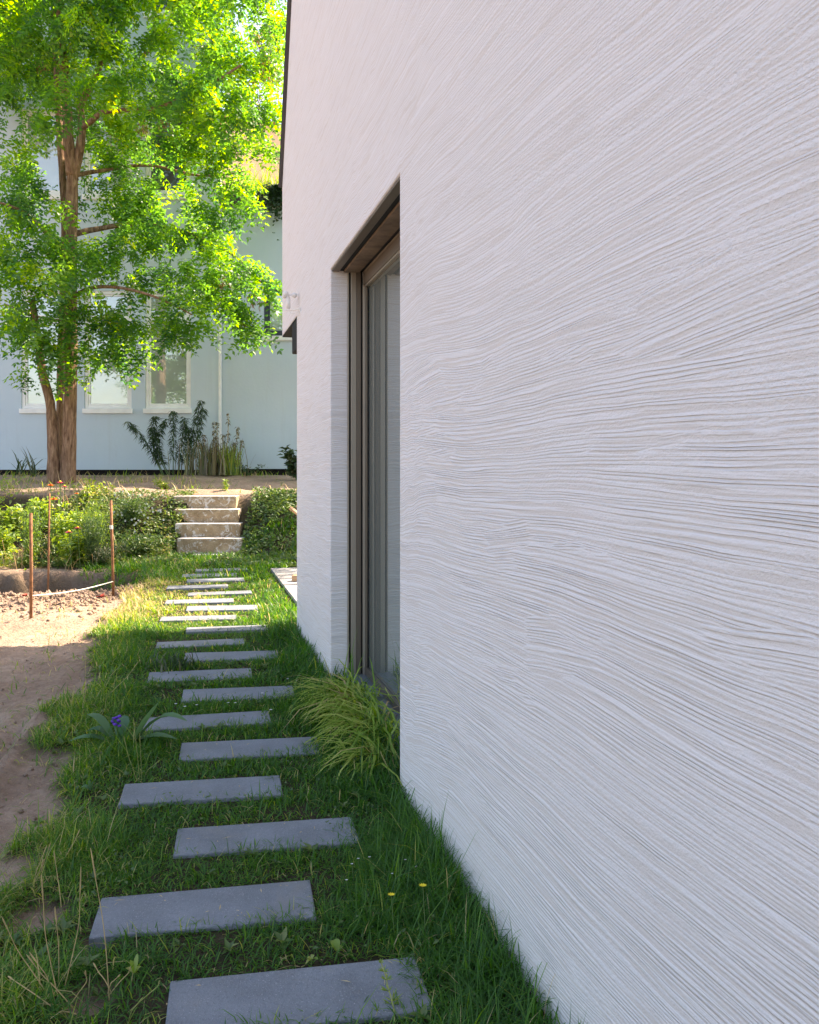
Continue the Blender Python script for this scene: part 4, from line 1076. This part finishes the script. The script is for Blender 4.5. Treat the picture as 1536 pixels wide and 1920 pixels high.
for (x0, y0, x1, y1, w_, ar_) in ((250, 1385, 296, 1318, .07, .0), (255, 1385, 350, 1352, .07, .06), (250, 1395, 332, 1386, .06, .02), (215, 1385, 163, 1340, .07, .03), (215, 1390, 160, 1372, .06, .03), (225, 1385, 232, 1342, .07, .02), (210, 1395, 130, 1390, .06, .02), (200, 1400, 145, 1415, .05, .02), (240, 1400, 290, 1395, .05, .02), (230, 1380, 205, 1345, .05, .02)):
    big_leaf(at(x0, y0, Yc)*np.array((1, 1, .3)), at(x1, y1, Yc+random.uniform(-.08, .1)), w_*1.15, 'comfrey', cf, 'leaf', ar_, random.random())
MB().tube([at(222, 1385, Yc), at(218, 1352, Yc-.03)], .004, 5).build('stem', M['stem'], cf)
m = MB()
for k in range(9):
    th = k*2.4; c_ = at(218, 1352, Yc-.04)+np.array((math.cos(th)*.017, math.sin(th)*.017, (k-4)*.006)); m.ball(c_, .0115, 6, 4, (1, 1, .7))
m.build('bloom', M['purple'], cf, smooth=True)
# single broad leaves farther left
lf = thing('broad_leaf_weed', 'low blue-green weed left of the fourth slab', 'weed', ground(168, 1480))
for x1, y1 in ((165, 1465), (180, 1462), (150, 1478)): big_leaf(ground(170, 1482), at(x1, y1, ground(170, 1482)[1]), .03, 'comfrey', lf, 'leaf', .01)
# bright seedling beside the nearest slab
def rosette(label, px, py, tips, mat, w_, hgt, name='seedling'):
    g_ = ground(px, py); t_ = thing(name, label, 'weed', g_)
    for x1, y1 in tips:
        b_ = at(px, py-6, g_[1]); big_leaf(b_, at(x1, y1, g_[1]+random.uniform(-.03, .03)), w_, mat, t_, 'leaf', .004, random.random())
    MB().tube([g_-np.array((0, 0, .02)), at(px, py-8, g_[1])], .002, 5).build('stem', M['stem'], t_)
rosette('bright green seedling behind the nearest slab', 632, 1790, [(622, 1775), (642, 1774), (631, 1760), (620, 1764), (645, 1785)], 'herb', .022, .05)
rosette('small yellowish seedling at the back edge of the nearest slab', 584, 1806, [(575, 1798), (596, 1799), (588, 1790), (573, 1808)], 'herb', .012, .03)
rosette('narrow-leaved rosette between the first two slabs', 252, 1832, [(258, 1788), (272, 1798), (244, 1800), (236, 1815), (265, 1812)], 'herb', .014, .05)
# feathery seedling lying over the nearest slab
g_ = ground(738, 1905); fs_ = thing('feathery_seedling', 'thin feathery seedling leaning over the nearest slab', 'weed', g_)
q = [ground(740, 1915)+np.array((0, 0, .0)), at(738, 1888, 2.25), at(728, 1850, 2.30), at(722, 1825, 2.34), at(714, 1803, 2.38)]
MB().tube(smooth_poly(q, 3), .0018, 5).build('stem', M['green_solid'], fs_)
pp = []
for px, py, r in ((736, 1878, .030), (734, 1884, .026), (728, 1858, .024), (724, 1838, .020), (720, 1822, .017), (715, 1805, .012)):
    c_ = at(px, py, 2.28); n = 16; hd = rng.random(n)*6.283
    pp.append(leaf_cards(np.repeat(c_[None], n, 0), np.stack([np.cos(hd), np.sin(hd)*.6, .25+.5*rng.random(n)], 1), np.tile(np.array((0, -.5, 1.)), (n, 1)), r*(.7+.6*rng.random(n)), .0035))
V, T, t = join(pp); np_mesh('leaves', V, T, M['herb'], fs_, t)
# little flowers in the grass
def bloom(name, label, px, py, Y, r, mat, group, stem_h=.12, petals=10):
    c_ = at(px, py, Y); t_ = thing(name, label, 'flower', (c_[0], c_[1], float(height(c_[0], c_[1]))), group)
    MB().tube([(c_[0]+.01, c_[1], float(height(c_[0], c_[1]))), c_], .0015, 4).build('stem', M['stem'], t_)
    m = MB()
    for k in range(petals):
        th = 6.283*k/petals; d = np.array((math.cos(th), math.sin(th)*.8-.2, .35)); s_ = np.array((-math.sin(th), math.cos(th), 0))*.2
        m.add([c_, c_+d*r*.6-s_*r, c_+d*r, c_+d*r*.6+s_*r], [(0, 1, 2, 3)])
    m.build('bloom', M[mat], t_)
    return t_
bloom('yellow_wildflower', 'yellow wildflower nearer the slab, in the tall grass', 734, 1678, 2.62, .013, 'yellow', 'yellow wildflowers')
bloom('yellow_wildflower', 'yellow wildflower closest to the white wall', 793, 1661, 2.60, .014, 'yellow', 'yellow wildflowers')
for k, (px, py) in enumerate(((330, 1320), (347, 1325), (369, 1322), (428, 1318), (441, 1318), (492, 1300), (508, 1331), (540, 1273))):
    bloom('clover_bloom', 'tiny white clover bloom in the grass around the seventh slab', px, py, ground(px, py+8)[1], .011, 'white_petal', 'white clover blooms by the seventh slab', petals=8)
for k, (px, py) in enumerate(((660, 1620), (693, 1607), (760, 1612), (780, 1625), (672, 1610), (735, 1638), (650, 1650))):
    bloom('grass_bud', 'tiny pale bud on a thin stem near the yellow wildflowers', px, py, ground(px, py+34)[1], .006, 'white_petal', 'pale buds near the yellow wildflowers', petals=6)
ew = thing('edge_weed', 'bushy dark weed left of the ninth slab', 'weed', ground(330, 1250))
o = tuft('blades', None, None, ground(330, 1250), 90, .11, .012, 'weed', .09, .5, 1.0, None, ew); tag(o, kind='stuff')

# ------------------------------------------------------------------ flower bed
def leafy(name, label, px, py, Y, h, wd, n, mat, lsize, lwid, group=None, cat='plant', up=.3, tm=.5):
    b_ = at(px, py, Y); b_[2] = float(height(b_[0], Y)); t_ = thing(name, label, cat, b_, group)
    ns = max(3, n//60)
    parts = []
    for k in range(ns):
        top = b_+np.array((random.gauss(0, wd*.45), random.gauss(0, wd*.45), h*random.uniform(.7, 1.0)))
        MB().tube([b_, b_*.5+top*.5+np.array((0, 0, .03)), top], [.008, .006, .003], 5).build('stem', M['stem'], t_)
        m = n//ns; f = rng.uniform(.12, 1, m); P = b_*(1-f[:, None])+top*f[:, None]+rng.normal(0, wd*.13, (m, 3))*np.array((1, 1, .4))
        D = np.stack([rng.normal(0, 1, m), rng.normal(0, 1, m), rng.normal(up, .5, m)], 1)
        parts.append(leaf_cards(P, D, np.array((0, -.2, 1.))+rng.normal(0, .4, (m, 3)), lsize*(.6+.7*rng.random(m)), lwid*(.7+.5*rng.random(m)), np.clip(rng.normal(tm, .22, m), 0, 1), droop=.15))
    V, T, t = join(parts); o = np_mesh('leaves', V, T, M[mat], t_, t); tag(o, kind='stuff')
    return t_
leafy('cosmos_plant', 'tall bright feathery plant left of the pale stake top', 178, 960, 12.9, .95, .30, 1500, 'herb', .085, .012, 'feathery plants in the flower bed', up=.7, tm=.3)
leafy('cosmos_plant', 'dark feathery plant right of the red flowers', 172, 1035, 12.3, .78, .30, 1300, 'cover', .085, .013, 'feathery plants in the flower bed', up=.7, tm=.3)
leafy('cosmos_plant', 'feathery plant behind the nearest rusty stake', 56, 1035, 12.2, .95, .28, 1500, 'herb', .08, .012, 'feathery plants in the flower bed', up=.7, tm=.1)
for (px, py, Y, h, lab) in ((120, 1010, 12.7, .75, 'leafy zinnia clump carrying the orange flowers'), (140, 1040, 12.3, .5, 'leafy zinnia clump below the dark red flowers'), (20, 960, 13.4, .6, 'yellow-green leafy clump at the left frame edge'), (95, 960, 13.6, .55, 'sunlit leafy clump between the two feathery plants'), (5, 1000, 12.8, .55, 'low leafy clump at the left edge by the dry soil'), (145, 950, 13.3, .6, 'bright leafy clump under the tall pink flowers')):
    leafy('bed_plant', lab, px, py, Y, h, .34, 520, 'herb', .11, .05, 'leafy plants in the flower bed', up=.2, tm=.4)
leafy('bed_plant', 'grey-green bushy plant with small white flowers right of the stakes', 250, 985, 13.9, .5, .5, 1500, 'cover', .05, .02, 'leafy plants in the flower bed', tm=.3)
leafy('bed_plant', 'low bushy green plant at the foot of the white-flowered one', 265, 1030, 13.0, .42, .5, 1200, 'cover', .07, .03, 'leafy plants in the flower bed', tm=.45)
leafy('bed_plant', 'spiky green plant by the pale-banded stake', 195, 1060, 12.3, .30, .4, 700, 'weed', .12, .014, 'leafy plants in the flower bed', up=.9, tm=.8)
n = 900
X = rng.uniform(-9, -4.6, n); Y = rng.uniform(11.9, 15.2, n); pt = fbm(X*1.5, Y*1.5, 97); k = pt > .47; X, Y = X[k], Y[k]; n = len(X)
V, T, t = blades(np.stack([X, Y, height(X, Y)], 1), rng.random(n)*6.283, rng.uniform(.12, .55, n), rng.uniform(.006, .012, n), rng.uniform(.2, 1.3, n), rng.uniform(0, .6, n))
o = np_mesh('dry_bed_grass', V, T, M['dry'], None, t); tag(o, 'straw-coloured dry grass between the flower bed plants', 'dry grass', kind='stuff')
def zinnia(label, px, py, Y, r, mat):
    c_ = at(px, py, Y); g_ = float(height(c_[0], Y)); t_ = thing('zinnia', label, 'flower', (c_[0], Y, g_), 'zinnias in the flower bed')
    MB().tube([(c_[0]+.03, Y+.02, g_), c_], .006, 5).build('stem', M['stem'], t_)
    m = MB()
    for ring, (n, rr, up) in enumerate(((14, r, .1), (11, r*.75, .4), (7, r*.45, .8))):
        for k in range(n):
            th = 6.283*(k+.5*ring)/n; d = np.array((math.cos(th), math.sin(th), up)); s_ = np.array((-math.sin(th), math.cos(th), 0))*.26
            m.add([c_, c_+d*rr*.6-s_*rr, c_+d*rr, c_+d*rr*.6+s_*rr], [(0, 1, 2, 3)])
    m.build('bloom', M[mat], t_); MB().ball(c_+np.array((0, 0, r*.35)), r*.28, 7, 5).build('centre', M['yellow'] if mat != 'orange_petal' else M['rust'], t_, smooth=True)
for a in (('orange zinnia highest at the left', 95, 911, 13.0, 0.072, 'orange_petal'), ('pink zinnia highest of all', 113, 906, 13.0, 0.068, 'pink'), ('small pink zinnia just right of the highest one', 121, 913, 12.95, 0.055, 'pink'),
          ('orange zinnia below, beside the dark stake top', 101, 937, 12.6, 0.075, 'orange_petal'), ('dark red zinnia lowest in the bed', 130, 999, 12.1, 0.068, 'pink'), ('dark red zinnia just above the lowest one', 146, 991, 12.15, 0.062, 'pink'), ('salmon zinnia by the tall feathery plant', 144, 926, 12.9, 0.047, 'orange_petal')):
    zinnia(*a)
# white flowers on the bank
k = 0
for i in range(60):
    px = random.gauss(262, 36); py = random.gauss(950, 22)
    if not (205 < px < 325 and 915 < py < 1000): continue
    Y = 13.3 + (1000-py)/75*.9
    c_ = at(px, py, Y)
    m = MB()
    for j in range(6):
        th = j*1.047; m.add([c_, c_+np.array((math.cos(th+.4)*.014, -.01, math.sin(th+.4)*.014)), c_+np.array((math.cos(th)*.022, -.012, math.sin(th)*.022)), c_+np.array((math.cos(th-.4)*.014, -.01, math.sin(th-.4)*.014))], [(0, 1, 2, 3)])
    t_ = m.build('white_flower', M['white_petal']); tag(t_, 'small white flower on the grey-green bush left of the steps', 'flower', 'white flowers left of the steps')
for px, py in ((190, 1108), (50, 1109)):
    Y = ground(px, py)[1]-.3; c_ = at(px, py, Y)
    rl = thing('red_weed', 'small red-leaved weed on the soil heap ' + ('by the banded stake' if px > 100 else 'by the nearest stake'), 'weed', (c_[0], Y, float(height(c_[0], Y))))
    n = 16; hd = rng.random(n)*6.283
    V, T, t = leaf_cards(np.repeat(np.array((c_[0], Y, float(height(c_[0], Y))+.02))[None], n, 0), np.stack([np.cos(hd), np.sin(hd), .6*rng.random(n)], 1), np.tile(np.array((0, 0, 1.)), (n, 1)), .07*(.5+.7*rng.random(n)), .03)
    np_mesh('leaves', V, T, M['red_leaf'], rl, t)

# ------------------------------------------------------------------ plants along the building
def weed_stem(parent, px0, py0, px1, py1, Y, bow, n, L, w_, mat):
    a = at(px0, py0, Y); a[2] = float(height(a[0], Y)); b = at(px1, py1, Y-.1)
    q = smooth_poly([a, a*.6+b*.4+np.array((bow, 0, 0)), a*.25+b*.75+np.array((bow*.8, 0, 0)), b], 4)
    s = MB().tube(q, [.012-.008*i/(len(q)-1) for i in range(len(q))], 5).build('stalk', M['stem' if mat == 'weed' else 'dry_solid'], parent)
    f = np.sort(rng.uniform(.22, 1.0, n))*(len(q)-1); i0 = np.minimum(f.astype(int), len(q)-2); Q = np.array(q)
    P = Q[i0]*(1-(f-i0))[:, None]+Q[i0+1]*(f-i0)[:, None]
    hd = rng.random(n)*6.283
    D = np.stack([np.cos(hd), np.sin(hd), rng.uniform(-.9, .1, n)], 1)
    V, T, t = leaf_cards(P, D, np.array((0, 0, 1.))+rng.normal(0, .3, (n, 3)), L*(.6+.6*rng.random(n)), w_, np.clip(rng.normal(.35, .25, n), 0, 1), droop=.3)
    o = np_mesh('leaves', V, T, M[mat], s, t); tag(o, kind='stuff')
gd = thing('goldenrod', 'tall dark leafy stems leaning out below the windows', 'plant', at(310, 890, 18.9))
for a in ((305, 890, 240, 790, .10), (308, 890, 292, 780, -.15), (315, 890, 312, 785, -.2), (325, 890, 325, 770, .0), (335, 890, 347, 782, .0), (350, 890, 378, 750, -.05), (355, 890, 382, 765, .0), (345, 890, 352, 800, .05), (318, 890, 285, 800, -.05)):
    weed_stem(gd, *a[:4], 18.9, a[4], 210, .18, .024, 'weed')
we = thing('withered_weeds', 'withered brown weeds beside the dark leafy stems', 'plant', at(410, 890, 18.7))
for a in ((385, 893, 383, 815, 0), (400, 893, 402, 790, 0), (405, 893, 408, 792, 0), (415, 893, 428, 775, .05), (425, 893, 446, 800, .05), (430, 893, 455, 825, .05), (392, 893, 375, 830, 0), (420, 893, 418, 815, 0), (436, 893, 440, 830, 0), (410, 893, 395, 840, 0)):
    weed_stem(we, *a[:4], 18.7, a[4], 70, .085, .03, 'brown_weed')
g0 = at(430, 893, 18.6); tuft('tall_grass_tuft', 'bright green grass tuft at the right foot of the withered weeds', 'grass tuft', (g0[0], 18.6, float(height(g0[0], 18.6))), 160, .75, .02, 'herb', .12, .2, .5)
g0 = at(395, 893, 18.6); tuft('tall_grass_tuft', 'brownish reed tuft under the withered weeds', 'grass tuft', (g0[0], 18.6, float(height(g0[0], 18.6))), 260, .85, .022, 'brown_weed', .28, .15, .4)
for px, lab in ((38, 'arching dark grass tuft left of the tree trunk'), (62, 'arching dark grass tuft close to the tree trunk')):
    g0 = at(px, 890, 18.7); tuft('dark_grass_tuft', lab, 'grass tuft', (g0[0], 18.7, float(height(g0[0], 18.7))), 12, .75, .03, 'weed', .05, .3, 1.6)
leafy('corner_shrub', 'round-leaved green shrub at the white house corner', 556, 888, 17.5, .72, .36, 420, 'weed', .13, .09, cat='shrub', tm=.65)
leafy('terrace_weed', 'sunlit yellow-green weed on the terrace before the tall stems', 312, 905, 15.9, .17, .24, 200, 'herb', .07, .03, cat='weed', tm=.7)
leafy('terrace_weed', 'small dark weed by the plinth right of the withered weeds', 462, 892, 18.8, .3, .4, 220, 'weed', .07, .03, cat='weed', tm=.5)
leafy('terrace_weed', 'thin green sprout above the top step', 424, 915, 15.2, .22, .05, 50, 'herb', .09, .03, cat='weed', tm=.5)

# ------------------------------------------------------------------ tree beyond the house that shades the bank
st_ = thing('shade_tree', 'leafy tree beyond the white house shading the bank', 'tree', (2.2, 15.6, 1.0))
MB().tube([(2.2, 15.6, .9), (2.25, 15.6, 2.6), (2.1, 15.5, 4.2), (2.0, 15.4, 6.0)], [.2, .17, .13, .06], 10, wob=.1).build('trunk', M['bark'], st_, smooth=True)
cs = []; rs = []
for i in range(46):
    v = rng.normal(0, 1, 3); v /= np.linalg.norm(v); q = rng.random()**.4
    cs.append(np.array((1.9, 15.2, 5.6))+v*q*np.array((2.3, 2.0, 1.9))); rs.append(rng.uniform(.4, .7))
for i in range(26):
    v = rng.normal(0, 1, 3); v /= np.linalg.norm(v); q = rng.random()**.4
    cs.append(np.array((.35, 14.3, 5.6))+v*q*np.array((1.5, .9, 1.1))); rs.append(rng.uniform(.35, .6))
MB().tube([(2.1, 15.5, 4.0), (1.2, 14.9, 4.9), (.2, 14.2, 5.5)], [.08, .06, .03], 8).build('branch', M['bark'], st_, smooth=True)
V, T, t = crown_mesh(cs, rs, 14, st_, L0=.36)
o = np_mesh('crown', V, T, M['crown'], st_, t); tag(o, kind='stuff')

# garden tree behind the camera: the far windows mirror it
gt = thing('garden_tree', 'leafy garden tree mirrored in the tall back windows', 'tree', (-13.2, -1.5, 0))
MB().tube([(-13.2, -1.5, -.1), (-13.25, -1.5, 2.4), (-13.1, -1.4, 4.6), (-13.0, -1.4, 7.0)], [.2, .17, .12, .05], 10, wob=.1).build('trunk', M['bark'], gt, smooth=True)
cs = []; rs = []
for i in range(40):
    v = rng.normal(0, 1, 3); v /= np.linalg.norm(v); q = rng.random()**.4
    cs.append(np.array((-13.1, -1.4, 6.2))+v*q*np.array((2.2, 2.0, 2.4))); rs.append(rng.uniform(.4, .7))
V, T, t = crown_mesh(cs, rs, 12, gt, L0=.40)
o = np_mesh('crown', V, T, M['crown'], gt, t); tag(o, kind='stuff')
